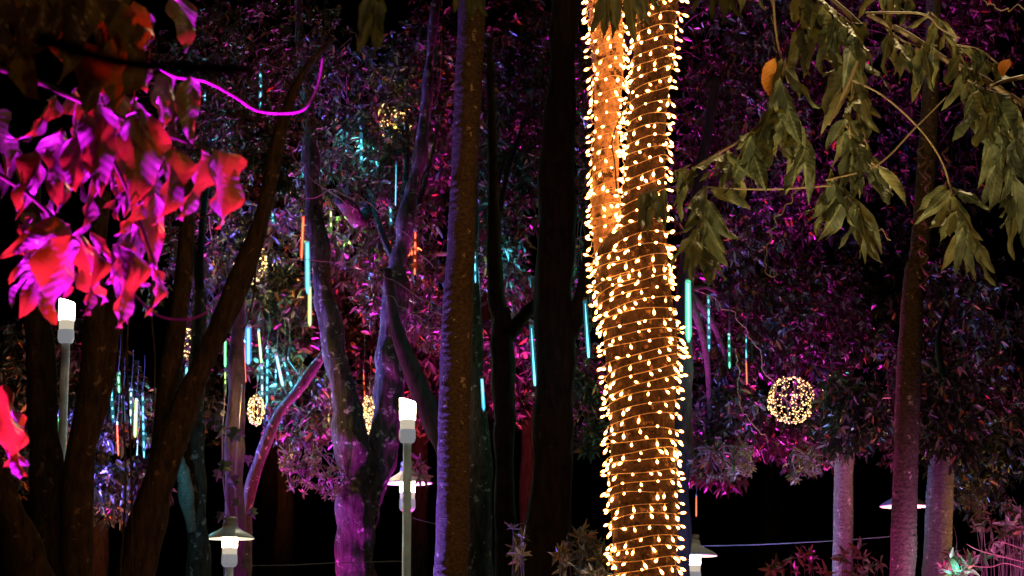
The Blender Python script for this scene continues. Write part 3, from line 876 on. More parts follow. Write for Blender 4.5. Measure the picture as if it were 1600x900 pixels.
# big lit leaves, foreground left
D = 5.0
bl = branch('foreground branch of broad wavy leaves lit red and magenta at the left', [[(-60, 90, 6, 5.1), (40, 120, 5, 5.05), (130, 160, 4, 5.0), (230, 200, 3.5, 5.0), (330, 235, 2.5, 5.0)], [(-40, 250, 4, 5.1), (40, 300, 4, 5.0), (110, 365, 3, 4.95)], [(130, 160, 3, 5.0), (200, 300, 3, 5.0), (245, 420, 2, 5.0)]], mat=MAT['dark_twig'])
main = [  # x, y, length, tilt, pitch, yaw, width
    (108, 362, 150, .62, .2, .5, 1.1), (108, 362, 118, .95, .1, .6, .9), (112, 366, 148, .22, .0, .7, 1.25), (118, 360, 130, -.18, -.1, .9, 1.1), (112, 350, 122, 1.15, .2, .3, .9),
    (184, 382, 132, -.12, .1, -.5, 1.1), (180, 380, 92, -.5, .0, -.7, 1.0), (242, 300, 140, .02, .1, .3, .7), (222, 318, 66, .45, .0, -.6, 1.1), (238, 418, 78, -.12, .0, -.7, .8),
    (345, 235, 145, -.22, -.2, -.55, 1.2), (312, 232, 122, .12, .0, -.65, 1.2), (275, 228, 132, .12, .1, -.5, 1.0), (262, 108, 116, -.03, .1, .7, 1.0), (298, 118, 110, -.05, .2, .2, .95),
    (276, -10, 98, -.05, .2, .2, 1.1), (232, 95, 56, .1, .0, .6, 1.3), (188, 142, 205, .0, .1, .15, 1.0), (222, 168, 165, .08, .1, .05, 1.2), (152, 160, 150, -.05, .2, .1, 1.1),
    (162, 92, 88, -.2, .1, .6, 1.1), (92, 205, 130, .15, .1, .5, 1.1), (124, 212, 96, .0, .0, .2, 1.3), (140, 385, 108, -.15, .1, -.9, .7), (68, 230, 110, .5, .0, .8, .9),
    (6, 600, 150, -.12, .0, .75, .9), (-10, 620, 120, -.4, .1, .6, .9), (20, 640, 90, -.1, .0, -.6, .7), (250, 150, 60, -.3, .0, -.6, 1.0), (236, 20, 60, .3, .1, .7, 1.1),
    (90, 150, 92, .55, .1, -.6, .8), (120, 150, 80, -.1, .0, -.8, .7), (150, 250, 120, .0, .1, -.8, .6), (205, 215, 120, .05, .0, -.9, .5), (250, 230, 110, .1, .0, -.9, .5),
]
g = random.Random(77)
for i, (x, y, L, tl, pi_, yw, ws) in enumerate(main):
    leaf_at(bl, LL[i % 6], x, y, D + g.uniform(-.12, .12), L, tl, pi_, yw, ws)
for i in range(46):
    x, y = g.uniform(-20, 250), g.uniform(130, 400)
    leaf_at(bl, LL[i % 6], x, y, D + g.uniform(.08, .4), g.uniform(60, 120), g.gauss(.1, .35), g.uniform(-.3, .5), g.uniform(-1.2, 1.2), g.uniform(.45, 1.0))
bd = branch('dark unlit leaves of the foreground branch in the top left corner', [[(-60, -20, 6, 4.5), (80, -10, 5, 4.5), (200, 10, 4, 4.5)]], mat=MAT['dark_twig'])
for i in range(26):
    leaf_at(bd, LL[i % 6], g.uniform(-20, 215), g.uniform(-50, 70), 4.3 + g.uniform(-.2, .2), g.uniform(90, 140), g.gauss(0, .3), g.uniform(-.2, .4), g.uniform(-.35, .25), g.uniform(.8, 1.2))
bk = branch('very blurred black twig close to the camera below the top left leaves', [[(60, 60, 14, 1.5), (180, 95, 10, 1.5), (280, 106, 12, 1.5), (360, 108, 10, 1.5), (400, 112, 5, 1.5)]], mat=MAT['dark_twig'])

# ------------------------------------------------------------------ fairy lights on the forked tree
def bulb_mesh():
    """cord stub, small hot bulb, and an added glowing sleeve round it (a drop shape)"""
    parts = [[(.0012, 0), (.0026, .004), (.0030, .016)], [(.0026, .015), (.0050, .022), (.0056, .027), (.0042, .033), (.0012, .036)],
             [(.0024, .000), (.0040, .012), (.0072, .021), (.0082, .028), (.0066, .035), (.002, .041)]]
    V, Fc, mi = [], [], []
    n = 0
    for k, pr in enumerate(parts):
        mb = MB()
        lathe(mb, pr, (0, 0, 0), 7)
        v = np.concatenate(mb.v)
        V.append(v)
        Fc += [tuple(i + n for i in q) for q in mb.f]
        mi += [k] * len(mb.f)
        n += len(v)
    me = bpy.data.meshes.new('fairy_bulb')
    me.from_pydata(np.vstack(V).tolist(), [], Fc)
    for m in ('socket', 'bulb', 'halo'):
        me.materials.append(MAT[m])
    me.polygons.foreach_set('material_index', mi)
    me.polygons.foreach_set('use_smooth', [True] * len(mi))
    return me


BULB = bulb_mesh()


def wrap(label, pts, d, y0, y1, pitch_px, gap, tilt_px, seed, taper=.003):
    """helix of cord with bulbs round a limb given in px rows (bottom to top)"""
    g = random.Random(seed)
    c = np.array([(q[0], q[1], q[2]) for q in pts], float)
    c = c[np.argsort(c[:, 1])]
    cx = lambda y: np.interp(y, c[:, 1], c[:, 0])
    hw = lambda y: np.interp(y, c[:, 1], c[:, 2])
    t = thing('fairy_light_string', label, 'fairy lights', P(float(cx(y1)), y1, d), 'fairy light strings')
    turns = (y1 - y0) / pitch_px
    N = int(turns * 26)
    ph = [g.uniform(0, 6.28) for _ in range(6)]
    pts3, bulbs = [], []
    acc = 0.0
    prev = None
    for i in range(N + 1):
        a = i / 26 * 2 * math.pi
        y = y1 - i / 26 * pitch_px
        wob = 4 * math.sin(a * .045 + ph[0]) + 3.2 * math.sin(a * 1.13 + ph[1]) * math.sin(a * .5 + ph[2]) + 1.3 * math.sin(a * 3.1 + ph[3])
        yy = y + wob + tilt_px * math.cos(a) * (1 + .5 * math.sin(a * .11 + ph[2]))
        base = P(float(cx(yy)), yy, d)
        r = M(float(hw(yy)), d) * 1.05 + taper + .004
        out = Vector((-math.cos(a), -math.sin(a), 0))       # a = 90 deg faces the camera
        p = base + out * r
        pts3.append((*p, .0017))
        if prev is not None:
            acc += (p - prev).length
            if acc > gap:
                acc = g.uniform(-.3, .3) * gap
                dirn = (out * g.uniform(.25, 1.0) + Vector((g.gauss(0, .3), g.gauss(0, .2), -g.uniform(-.15, 1.3)))).normalized()
                bulbs.append((p, dirn, -out.y))
        prev = p
    mb = MB()
    tube(mb, pts3, N * 2, 5, caps=False)
    mb.build('cord', MAT['fairy_cord'], t)
    back = []
    for p, dv, facing in bulbs:
        rot = dv.to_track_quat('Z', 'Y').to_matrix()
        if facing > -.35:
            s = g.uniform(.85, 1.15)
            inst('bulb', BULB, t, p, rot, (s, s, s * g.uniform(.9, 1.2)))
        else:
            back.append((p, rot))
    bv = np.array([v.co for v in BULB.vertices])
    mb = MB()
    fc = [tuple(p.vertices) for p in BULB.polygons]
    for p, rot in back:
        mb.add(bv @ np.array(rot).T + np.array(p), fc)
    o = mb.build('bulbs', MAT['socket'], t, kind='stuff')
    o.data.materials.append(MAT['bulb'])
    o.data.materials.append(MAT['halo'])
    mi = [p.material_index for p in BULB.polygons] * len(back)
    o.data.polygons.foreach_set('material_index', mi)
    return t


wrap('warm fairy light string spiralling round the straight bottom of the lower trunk', LOW, 11, 668, 940, 16, .050, 2, 1)
wrap('warm fairy light string spiralling round the bulging waist below the fork', LOW, 11, 384, 662, 16.5, .049, 10, 5)
wrap('warm fairy light string spiralling up the left fork of the trunk', LEFT, 11.03, -60, 425, 17, .045, 4, 2)
wrap('warm fairy light string spiralling up the right fork of the trunk', RIGHT, 10.90, -60, 446, 18, .048, 8, 3)
mb = MB()
tube(mb, [(*P(x, y, 10.86), .0035) for x, y in [(1000, 60), (985, 140), (975, 170), (962, 200), (956, 225), (960, 250), (964, 300)]], 40, 6)
tag(mb.build('power_cable', MAT['cord'], None), 'black power cable running down between the two lit forks', 'cable')

# ------------------------------------------------------------------ park lamps
def lamp(px, ytop, d, kind, label):
    s = d / F * 1.01
    b = P(px, ytop, d)
    gz_ = ground_z(b.x, d)
    t = thing('park_lamp', label, 'street lamp', (b.x, d, gz_), 'park lamps')

    def part(name, prof, mat, seg=24, tilt=None):
        mb = MB()
        lathe(mb, [(r * s, -h * s) for r, h in prof][::-1], (b.x, d, b.z), seg, tilt)
        return mb.build(name, mat, t, smooth=False)
    if kind == 'shade':
        part('cap', [(9, 0), (10.5, .8), (10.5, 5), (9, 5.5), (9, 8), (11, 9), (12, 14)], MAT['lamp_grey'])
        part('shade', [(11.5, 13.5), (12.5, 16), (20, 21), (30, 26), (37, 31), (38, 33), (37.2, 33.5), (36, 32), (29, 27.5), (19, 23), (11.5, 21)], MAT['lamp_shade'], 36)
        part('lamp_glass', [(11, 22), (12, 24), (12, 46), (11, 47)], MAT['lamp_glass'])
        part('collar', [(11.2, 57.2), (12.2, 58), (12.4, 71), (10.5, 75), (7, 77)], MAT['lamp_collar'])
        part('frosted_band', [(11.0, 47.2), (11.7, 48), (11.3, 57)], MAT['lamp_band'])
        top = 76
        rp = 6.2
    else:
        part('lamp_glass', [(11.5, 0), (12.8, 1.5), (12.5, 30), (12, 31)], MAT['lamp_glass'], 24, lambda x, h: (-x * .28 if h > -3 * s else 0))
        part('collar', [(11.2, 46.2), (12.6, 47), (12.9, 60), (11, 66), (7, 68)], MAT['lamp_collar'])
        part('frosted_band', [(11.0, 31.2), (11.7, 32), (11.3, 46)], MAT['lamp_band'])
        top = 67
        rp = 6.6
    mb = MB()
    h = b.z - top * s - gz_
    lathe(mb, [(rp * 2 * s, 0), (rp * 2 * s, .02), (rp * 1.05 * s, .03), (rp * s, h)], (b.x, d, gz_), 20)
    mb.build('post', MAT['lamp_white'], t)
    return t


lamp(360, 808, 17.5, 'shade', 'park lamp with flared shade lowest at the left in front of the ivy trunk')
lamp(637, 625, 17.0, 'bare', 'tall park lamp with bare glowing head in the middle')
lamp(637, 722, 20.0, 'shade', 'park lamp with flared shade standing behind the bare lamp post')
lamp(1082, 835, 19.0, 'shade', 'park lamp half hidden behind the right of the fairy light tree')
lamp(1412, 758, 20.5, 'shade', 'park lamp with flared shade behind the dark palm trunk')
lamp(105, 470, 17.0, 'bare', 'park lamp with bare glowing head under the red leaves at the far left')

# ------------------------------------------------------------------ icicle lights
TC = {'cyan': (.12, .72, 1.0), 'blue': (.10, .45, 1.0), 'green': (.22, 1.0, .38), 'lime': (.62, 1.0, .25), 'red': (1.0, .10, .03), 'pale': (.4, .8, 1.0), 'teal': (.15, 1.0, .62)}
LED = {k: emit(k + ' led', tuple(min(1, c * .95 + .03) for c in v), 7.0) for k, v in TC.items()}
GLOW = {k: glow_tube(k + ' lit tube', v, 1.1, .5) for k, v in TC.items()}
DIM = {k: glow_tube(k + ' faint tube', v, .22, .6) for k, v in TC.items()}


def icicle(x0, y0, x1, y1, d, color, wpx, style, label, cordpx=60):
    a, b = np.array(P(x0, y0, d)), np.array(P(x1, y1, d))
    t = thing('icicle_light', label, 'icicle light', tuple(b), 'icicle lights hanging in the trees')
    r = M(wpx * .46, d)
    ax = b - a
    mb = MB()
    tube(mb, [(*a, r * .9), (*(a + ax * .5), r), (*(a + ax * .97), r), (*b, r * .35)], 8, 9)
    mb.build('tube', (DIM if style in ('beads', 'comet') else GLOW)[color], t)
    L = np.linalg.norm(ax)
    if style == 'solid':
        mb = MB()
        tube(mb, [(*(a + ax * .03), r * .36), (*(a + ax * .96), r * .36)], 4, 7)
        mb.build('led_strip', LED[color], t)
    elif style == 'comet' or style == 'comet_up':
        q = [.10, .2, .35, .48, .42]
        f = [.05, .3, .6, .9, .985]
        if style == 'comet_up':
            q, f = q[::-1], [1 - i for i in f[::-1]]
        mb = MB()
        tube(mb, [(*(a + ax * fi), r * qi) for fi, qi in zip(f, q)], 14, 7)
        mb.build('led_strip', LED[color], t)
    else:
        n = max(2, int((y1 - y0) / 13))
        g = random.Random(int(x0 * 7 + y0))
        for i in range(n):
            f0 = (i + g.uniform(.05, .25)) / n
            f1 = f0 + g.choice([.3, .45, .75]) / n
            mb = MB()
            c0, c1 = a + ax * f0, a + ax * min(.99, f1)
            rr = r * g.uniform(.42, .62)
            tube(mb, [(*c0, rr * .5), (*((c0 + c1) / 2), rr), (*c1, rr * .5)], 5, 7)
            mb.build('led', LED[color], t)
    mb = MB()
    up = np.array((0, 0, M(5, d)))
    tube(mb, [(*a, r * .95), (*(a + up), r * .8)], 3, 9)
    mb.build('cap', MAT['cap'], t)
    mb = MB()
    tube(mb, [(*(a + up), M(.5, d)), (*(a + up + np.array((M(2, d), 0, M(cordpx * .6, d)))), M(.5, d)), (*(a + up + np.array((0, .05, M(cordpx, d)))), M(.5, d))], 8, 4)
    mb.build('cord', MAT['cord'], t)


IC = [
    (407, 98, 407, 172, 18.5, 'cyan', 6, 'beads', 'cyan beaded icicle light high behind the hanging magenta cable'),
    (564, 200, 565, 256, 20, 'cyan', 6, 'beads', 'cyan beaded icicle light above the purple fork in the upper middle'),
    (579, -5, 580, 40, 20, 'cyan', 5, 'beads', 'cyan icicle light by the blurred olive leaves at the top edge'),
    (474, 338, 471, 405, 17.8, 'red', 6, 'solid', 'orange red icicle light at the left of the purple trunk'),
    (480, 378, 481, 460, 18, 'cyan', 9, 'solid', 'wide pale cyan icicle light against the purple trunk'),
    (484, 448, 484, 510, 18.1, 'lime', 7, 'solid', 'lime icicle light just under the wide cyan one at the purple trunk'),
    (649, 362, 648, 430, 18.4, 'red', 7, 'beads', 'red beaded icicle light left of the ringed palm'),
    (388, 512, 388, 570, 20, 'blue', 11, 'solid', 'sky blue icicle light leftmost in the fan of lights'),
    (382, 535, 384, 598, 20.2, 'red', 3, 'comet', 'thin red icicle light beside the sky blue one'),
    (352, 533, 352, 574, 19.2, 'green', 5, 'solid', 'green icicle light left of the fan, upper of two'),
    (352, 580, 352, 619, 19.2, 'lime', 4, 'beads', 'pale lime icicle light left of the fan, lower of two'),
    (404, 518, 409, 570, 20.2, 'lime', 5, 'solid', 'yellow green icicle light slanting over the fan of cyan lights'),
    (409, 572, 410, 624, 20, 'pale', 6, 'beads', 'white beaded icicle light just above the oval light ball'),
    (418, 545, 417, 630, 20.1, 'cyan', 6, 'beads', 'long cyan beaded icicle light in the middle of the fan'),
    (431, 582, 430, 624, 20.4, 'cyan', 4, 'beads', 'short dim cyan icicle light in the fan'),
    (432, 556, 442, 604, 20, 'pale', 6, 'solid', 'bright white cyan icicle light slanting right in the fan'),
    (443, 563, 458, 611, 20.1, 'cyan', 6, 'beads', 'cyan beaded icicle light slanting most among the bright ones of the fan'),
    (450, 562, 472, 594, 20.3, 'cyan', 2.5, 'comet', 'thin cyan icicle light at the right end of the fan'),
    (173, 592, 177, 662, 20, 'cyan', 6, 'beads', 'cyan beaded icicle light leftmost in the gap between the left trunks'),
    (185, 585, 186, 614, 20, 'green', 7, 'beads', 'short green icicle light topmost in the gap between the left trunks'),
    (192, 622, 194, 662, 20.2, 'pale', 5, 'beads', 'pale icicle light below the short green one at the left'),
    (205, 610, 203, 666, 20, 'pale', 7, 'beads', 'pale blue icicle light in the middle of the left gap'),
    (213, 626, 211, 684, 20, 'lime', 7, 'solid', 'broad greenish white icicle light in the left gap'),
    (223, 618, 225, 716, 20.1, 'cyan', 5, 'beads', 'longest cyan beaded icicle light at the right of the left gap'),
    (183, 664, 185, 713, 20.1, 'red', 4, 'solid', 'red icicle light low in the left gap'),
    (215, 692, 214, 712, 20.2, 'pale', 3, 'comet', 'tiny pale icicle light at the bottom of the left gap'),
    (92, 650, 94, 694, 20, 'green', 5, 'beads', 'green icicle light between the two leftmost trunks'),
    (292, 572, 291, 606, 19.5, 'cyan', 7, 'beads', 'blurred cyan icicle light below the oval ball between left limbs'),
    (317, 506, 317, 537, 19.5, 'teal', 6, 'solid', 'small sea green icicle light right of the ball between left limbs'),
    (1075, 440, 1076, 535, 17, 'teal', 11, 'solid', 'large green white icicle light right of the fairy light tree'),
    (1107, 466, 1108, 550, 17.3, 'cyan', 6, 'beads', 'cyan icicle light in two pieces right of the large green one'),
    (1139, 524, 1140, 576, 18.5, 'teal', 5, 'beads', 'dim sea green beaded icicle light over the purple leaves'),
    (1166, 526, 1166, 562, 19, 'cyan', 3, 'beads', 'thin faint cyan icicle light above the thin pink one'),
    (1166, 565, 1167, 602, 19, 'red', 3, 'solid', 'thin pink red icicle light left of the round light ball'),
    (914, 470, 920, 560, 14.5, 'cyan', 8, 'comet', 'cyan comet shaped icicle light nearest the left of the fairy light tree'),
    (830, 508, 836, 604, 14.6, 'cyan', 8, 'comet', 'cyan comet shaped icicle light in front of the slim and broad black trunks'),
    (753, 592, 756, 642, 15.5, 'cyan', 6, 'comet_up', 'short bright cyan icicle light right beside the ringed palm'),
    (781, 408, 781, 436, 17, 'cyan', 7, 'beads', 'short cyan icicle light above the fork of the slim black trunk'),
    (742, 395, 743, 442, 17, 'cyan', 5, 'beads', 'cyan icicle light peeking out behind the right side of the ringed palm'),
    (517, 328, 517, 366, 18.6, 'lime', 5, 'beads', 'small green icicle light right of the purple trunk'),
    (610, 325, 611, 352, 18.6, 'cyan', 6, 'beads', 'small cyan icicle light above the right limb of the fork'),
    (619, 255, 618, 322, 19.6, 'cyan', 3, 'comet', 'thin dim cyan icicle light above the right limb of the fork'),
    (429, 265, 429, 286, 18.2, 'cyan', 6, 'beads', 'small cyan icicle light over the end of the red leaves'),
    (426, 333, 426, 350, 18.4, 'cyan', 5, 'beads', 'tiny cyan icicle light right of the last red leaf'),
    (444, 248, 444, 266, 18.6, 'cyan', 6, 'beads', 'short cyan icicle light under the magenta cable'),
    (1088, 776, 1088, 808, 18.2, 'red', 3, 'solid', 'thin red icicle light on a white cord above the half hidden lamp'),
    (568, 582, 570, 622, 21, 'red', 3, 'beads', 'orange beaded icicle light hanging just above the drop shaped light'),
    (320, 148, 321, 158, 18.8, 'cyan', 5, 'beads', 'single cyan star light below the cable at upper left'),
    (268, 745, 270, 756, 16.0, 'cyan', 8, 'solid', 'single cyan star light beside the sawn limb'),
    (1494, 884, 1497, 898, 14, 'teal', 9, 'solid', 'teal light at the foot of the pink shrub in the bottom right'),
]
for q in IC:
    icicle(*q)
for x, y, d, c, e in [(266, 752, 15.85, (.1, .75, 1.0), 3.5), (1498, 888, 13.9, (.1, .9, .7), 4),
                      (425, 590, 20.2, (.12, .75, 1.0), 32), (395, 545, 20.2, (.12, .7, 1.0), 20), (205, 650, 20.0, (.15, .85, .9), 45), (185, 700, 20.0, (1.0, .2, .06), 25),
                      (1075, 480, 16.9, (.15, 1.0, .6), 12), (465, 500, 20.3, (.5, 1.0, .4), 6), (522, 350, 20.0, (.5, 1.0, .2), 8), (781, 425, 17.9, (.1, .7, 1.0), 9), (564, 230, 20.2, (.1, .7, 1.0), 9),
                      (407, 140, 18.9, (.1, .7, 1.0), 8), (440, 262, 19.6, (.1, .7, 1.0), 9), (652, 400, 19.6, (1.0, .15, .05), 8), (742, 420, 17.8, (.1, .7, 1.0), 3), (1140, 550, 18.4, (.15, .9, .7), 8),
                      (1236, 625, 18.2, (1.0, .62, .25), 12), (400, 641, 18.7, (1.0, .62, .25), 24), (392, 408, 20.7, (1.0, .62, .25), 40), (576, 640, 20.5, (1.0, .62, .25), 25), (618, 198, 20.7, (1.0, .62, .25), 25)]:   # the light the lit lamps give to the leaves round them
    ld = bpy.data.lights.new('star_light', 'POINT')
    ld.color, ld.energy, ld.shadow_soft_size = c, e, .02
    lo = bpy.data.objects.new('star_light', ld)
    COL.objects.link(lo)
    lo.location = P(x, y, d - .06)


# ------------------------------------------------------------------ light balls
def ball(px, py, rx, ry, d, n, seed, label, bead=2.1, drop=False):
    g = np.random.default_rng(seed)
    C = np.array(P(px, py, d))
    ax = np.array((M(rx, d), M(rx, d), M(ry, d)))
    t = thing('light_ball', label, 'light ball', tuple(C), 'light balls hanging in the trees')
    shape = (lambda z: 1.0) if not drop else (lambda z: .55 + .45 * z)
    mb = MB()
    for k in range(5):
        th = k * math.pi / 5
        ring = []
        for i in range(25):
            a = i / 24 * 2 * math.pi
            z = math.cos(a)
            ring.append((*(C + ax * np.array((math.sin(a) * math.cos(th) * shape(z), math.sin(a) * math.sin(th) * shape(z), z)) * .97), M(.55, d)))
        tube(mb, ring, 40, 4, caps=False)
    mb.build('wire_frame', MAT['ball_wire'], t)
    mb = MB()
    v = unit(g.normal(size=(n, 3)))
    for q in v:
        q = q * np.array((shape(q[2]), shape(q[2]), 1)) * g.uniform(.93, 1.03)
        r = M(bead * g.uniform(.6, 1.2), d)
        p = C + q * ax
        mb.add(p + np.array([(1, 0, 0), (-1, 0, 0), (0, 1, 0), (0, -1, 0), (0, 0, 1), (0, 0, -1)]) * r,
               [(0, 2, 4), (2, 1, 4), (1, 3, 4), (3, 0, 4), (2, 0, 5), (1, 2, 5), (3, 1, 5), (0, 3, 5)])
    mb.build('bulbs', MAT['ball_bulb'], t, kind='stuff')
    mb = MB()
    tube(mb, [(*(C + ax * np.array((0, 0, .97))), M(.5, d)), (*(C + np.array((.02, 0, ax[2] + M(60, d)))), M(.5, d))], 5, 4)
    mb.build('cord', MAT['cord'], t)


ball(1236, 625, 37, 37, 18.2, 300, 1, 'large round ball of warm light beads among the leaves at the right', 1.15)
ball(400, 641, 13, 24, 18.8, 120, 2, 'oval ball of warm light beads below the fan of icicle lights', 1.36)
ball(296, 538, 15, 25, 18.6, 90, 3, 'oval ball of warm light beads between the limbs of the leaning trunk', 1.44)
ball(392, 408, 26, 36, 20.8, 110, 4, 'warm light ball half hidden in leaves right of the red leaves', 1.36)
ball(576, 648, 14, 30, 20.6, 130, 5, 'drop shaped warm light between the two limbs of the purple fork', 1.20, True)
ball(618, 198, 25, 26, 20.8, 70, 6, 'warm light ball veiled by leaves high in the upper middle', 1.12)

# ------------------------------------------------------------------ cables, ropes, vines
def kinked(pts, seed):
    g = random.Random(seed + 40)
    c = spline([(x, y, 0) for x, y in pts], 5 * len(pts))
    return [(x + g.gauss(0, 2.6), y + g.gauss(0, 2.6)) for x, y, _ in c]


def line(name, label, cat, pts, d, wpx, mat, group=None):
    mb = MB()
    tube(mb, [(*P(q[0], q[1], q[2] if len(q) > 2 else d), M(wpx / 2, d)) for q in pts], 14 * len(pts), 7)
    o = mb.build(name, mat, None)
    return tag(o, label, cat, group)


line('cable', 'thick magenta lit cable sagging in a loop right of the top left leaves', 'cable', [(230, 95), (270, 119), (320, 127), (365, 150), (400, 172), (440, 177), (472, 172), (490, 150), (500, 122), (505, 90)], 5.05, 4.4, MAT['cable'])
line('cable', 'magenta lit cable hanging low under the leaves above the left trunks', 'cable', [(150, 400), (200, 450), (240, 489), (270, 499), (300, 498), (324, 488)], 5.6, 4, MAT['cable'])
line('cable', 'thin magenta cable swinging in front of the leaves left of the ringed palm', 'cable', [(650, 178), (668, 172), (682, 155), (688, 120), (690, 60)], 15, 1.6, MAT['cable'])
line('rope', 'thin pale rope between the left lamp and the bare lamp post', 'rope', [(376, 884), (450, 883), (540, 879), (630, 877)], 17.2, 1.5, MAT['rope'])
line('rope', 'thin pale rope strung between the half hidden lamp and the right palms', 'rope', [(1096, 853), (1180, 851), (1300, 845), (1395, 838)], 18.6, 1.4, MAT['rope'])
line('rope', 'short pale rope sloping down behind the bare lamp post', 'rope', [(644, 809), (665, 815), (690, 821)], 18.8, 1.3, MAT['rope'])
for i, (pts, d, lab) in enumerate([
    ([(188, 900), (196, 760), (192, 620), (190, 480), (196, 380)], 13.0, 'long thin hanging root just right of the second dark trunk'),
    ([(207, 900), (204, 700), (198, 560), (206, 430)], 13.1, 'thin hanging root third from the left'),
    ([(240, 640), (242, 560), (236, 470), (244, 380)], 13.0, 'short hanging root in front of the split trunk'),
    ([(350, 330), (300, 345), (262, 372), (230, 380)], 13.2, 'thin dark vine arching below the red leaves'),
    ([(420, 300), (402, 390), (395, 470), (380, 520)], 13.1, 'thin dark vine along the leaning trunk')]):
    line('vine', lab, 'vine', pts, d, 3.2, MAT['brown'])
for i, (pts, d, lab) in enumerate([
    ([(378, 425), (440, 408), (520, 410), (600, 430), (690, 490), (700, 500)], 17.6, 'long magenta twig crossing the purple trunk sideways'),
    ([(400, 400), (450, 340), (500, 302), (560, 310), (620, 350), (680, 420)], 17.7, 'magenta twig arching over the fork'),
    ([(530, 410), (580, 440), (640, 490), (690, 520)], 17.5, 'magenta twig sloping down to the ringed palm'),
    ([(370, 170), (430, 210), (500, 290), (560, 330)], 17.9, 'dim twig slanting from upper left to the fork'),
    ([(1270, 260), (1250, 290), (1212, 350), (1196, 420), (1215, 432)], 9.6, 'thin brown tendril hanging under the olive leaves'),
    ([(1295, 285), (1340, 330), (1392, 378)], 9.5, 'dark tendril slanting below the olive leaves'),
    ([(1205, -20), (1212, 60), (1200, 160), (1130, 300)], 9.7, 'dark tendril left of the olive branch'),
    ([(1085, 450), (1120, 470), (1170, 520), (1200, 590), (1240, 640)], 18.8, 'dark bough slanting down to the round light ball'),
    ([(1150, 545), (1152, 600), (1160, 640), (1200, 690)], 18.7, 'magenta twig hanging left of the round light ball'),
    ([(1520, -10), (1560, 14), (1600, 12)], 9.4, 'bare brown twig in the top right corner')]):
    line('twig', lab, 'twig', kinked(pts, i), d, 1.7 if d < 12 else 1.5, MAT['twig'])

# ------------------------------------------------------------------ shrubs and leafy sprigs with single leaves
LS = [make_leaf('shrub_leaf', 1, .33, MAT['leaf_shrub'], 600 + i, 6, .03, .35, 1) for i in range(4)]


def lobed_leaf(name, mat):
    out = [(0, 0), (.16, .06), (.30, .02), (.50, -.18), (.34, -.24), (.28, -.32), (.46, -.56), (.28, -.52), (.16, -.58), (.02, -1.0)]
    V = [(0, 0, 0), (0, -.03, -.35), (0, -.05, -.62)]
    ring = out + [(-x, z) for x, z in out[-2:0:-1]]
    V += [(x, abs(x) * .22 - .03 * math.sin(z * 6), z) for x, z in ring]
    n = len(ring)
    Fc = []
    for i in range(n):
        j = (i + 1) % n
        zc = (ring[i][1] + ring[j][1]) / 2
        Fc.append((1 if zc > -.45 else 2, 3 + i, 3 + j))
    Fc += [(1, 2, 3 + 6), (2, 1, 3 + n - 6)]
    me = bpy.data.meshes.new(name)
    me.from_pydata(V, [], Fc)
    me.materials.append(mat)
    return me


LI = lobed_leaf('ivy_leaf', MAT['ivy'])


def shrub(label, regs, d, n, Lpx, seed, name='shrub', cat='shrub', ground=True, k=7):
    g = random.Random(seed)
    x0 = sum(r[0] for r in regs) / len(regs)
    t = thing(name, label, cat, base_of(x0, 900, d) if ground else tuple(P(x0, regs[0][1], d)))
    mb = MB()
    bs = WORLD[t.name]
    for i in range(n):
        cx, cy, rx, ry = regs[i % len(regs)]
        while True:
            u, v = g.uniform(-1, 1), g.uniform(-1, 1)
            if u * u + v * v < 1: break
        x, y, dd = cx + u * rx, cy + v * ry, d + g.uniform(-.35, .35)
        p = P(x, y, dd)
        o = Vector(bs) if ground else P(cx, cy - ry * 1.2, d)
        mid = (p + o) / 2 + Vector((g.uniform(-.1, .1), 0, g.uniform(0, .12)))
        tube(mb, [(*o, M(1.6, d)), (*mid, M(1.2, d)), (*p, M(.6, d))], 10, 4, caps=False)
        ax = Vector((u * .7 + g.gauss(0, .3), -.5 + g.gauss(0, .3), -v * .5 + g.uniform(.0, .7))).normalized()
        q = ax.to_track_quat('Z', 'Y').to_matrix()
        for j in range(k):
            a = j / k * 6.28 + g.uniform(-.6, .6)
            rot = q @ Matrix.Rotation(a, 3, 'Z') @ Matrix.Rotation(g.uniform(1.2, 2.9), 3, 'X')
            s = M(Lpx * g.uniform(.7, 1.25), d)
            inst('leaf', g.choice(LS), t, p, rot, (s, s, s))
    mb.build('stems', MAT['dark_twig'], t, kind='stuff')
    return t


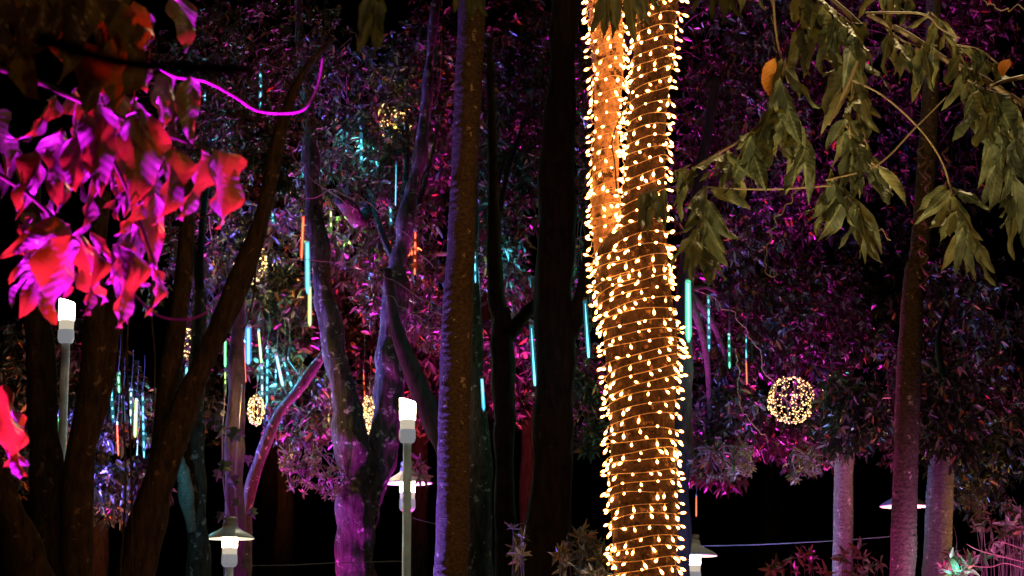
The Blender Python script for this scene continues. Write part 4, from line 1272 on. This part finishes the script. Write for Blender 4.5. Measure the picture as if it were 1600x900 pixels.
shrub('peach and pink leaved shrub at the foot of the fairy light tree', [(900, 860, 32, 40), (930, 880, 28, 26)], 13.2, 60, 17, 1)
shrub('small plant with few upright leaves in front of the slim trunk', [(808, 850, 12, 30)], 13.5, 9, 17, 2)
shrub('dark leaved shrub at the foot of the pale palm', [(1250, 885, 50, 20), (1345, 880, 30, 24)], 14.5, 26, 18, 3)
ps = shrub('pink and lilac leaved shrub in the bottom right corner', [(1560, 850, 48, 40), (1590, 810, 24, 22), (1500, 880, 25, 20)], 14.2, 70, 18, 4)
for pts in [[(1600, 878, 1), (1560, 868, 1.1), (1530, 860, 1.0), (1510, 850, .6)], [(1600, 888, 1.2), (1570, 880, 1.1), (1545, 886, 1), (1500, 882, .6)], [(1556, 868, .8), (1550, 856, .8), (1560, 846, .7), (1600, 858, .7)]]:
    mb = MB()
    tube(mb, [(*P(x, y, 13.7), M(r_, 13.7)) for x, y, r_ in pts], 24, 5)
    mb.build('bare_twig', MAT['twig'], ps)
shrub('hot pink leafy sprig hanging right of the leaning pink trunk', [(500, 735, 34, 20), (478, 755, 30, 18), (452, 725, 16, 12), (515, 765, 20, 12)], 18.7, 70, 9.5, 5, 'leafy_sprig', 'leaves', False)
shrub('pink leafy sprig beside the bare lamp head', [(655, 735, 14, 16)], 18.8, 5, 16, 6, 'leafy_sprig', 'leaves', False)
shrub('blue white leafy sprig hanging lowest right of the fairy light tree', [(1118, 735, 50, 26), (1155, 725, 25, 20)], 18.4, 44, 11, 7, 'leafy_sprig', 'leaves', False)
shrub('rosy leafy sprig hanging left of the pale palm', [(1265, 735, 40, 18)], 17.9, 20, 12, 8, 'leafy_sprig', 'leaves', False)
shrub('rosy leafy sprig hanging right of the two toned palm', [(1525, 790, 30, 20)], 16.6, 16, 12, 9, 'leafy_sprig', 'leaves', False)

iv = thing('ivy', 'lobed ivy leaves hanging from the trunk behind the left lamp', 'ivy', tuple(P(366, 620, 18.6)))
mb = MB()
tube(mb, [(*P(x, y, 18.65), M(1.2, 18.6)) for x, y in [(352, 600), (348, 680), (350, 760), (362, 820)]], 24, 5)
tube(mb, [(*P(x, y, 18.65), M(1.2, 18.6)) for x, y in [(378, 600), (372, 680), (368, 760), (372, 830)]], 24, 5)
mb.build('stem', MAT['dark_twig'], iv)
g = random.Random(9)
for x, y, L in [(335, 648, 34), (348, 665, 26), (372, 670, 38), (352, 720, 34), (342, 735, 24), (362, 745, 30), (388, 712, 22), (346, 640, 22), (392, 795, 24), (345, 800, 24), (366, 780, 22), (320, 655, 20)]:
    leaf_at(iv, LI, x, y, 18.55, L * .8, g.uniform(-.5, .5), g.uniform(-.2, .2), g.uniform(-.5, .5))
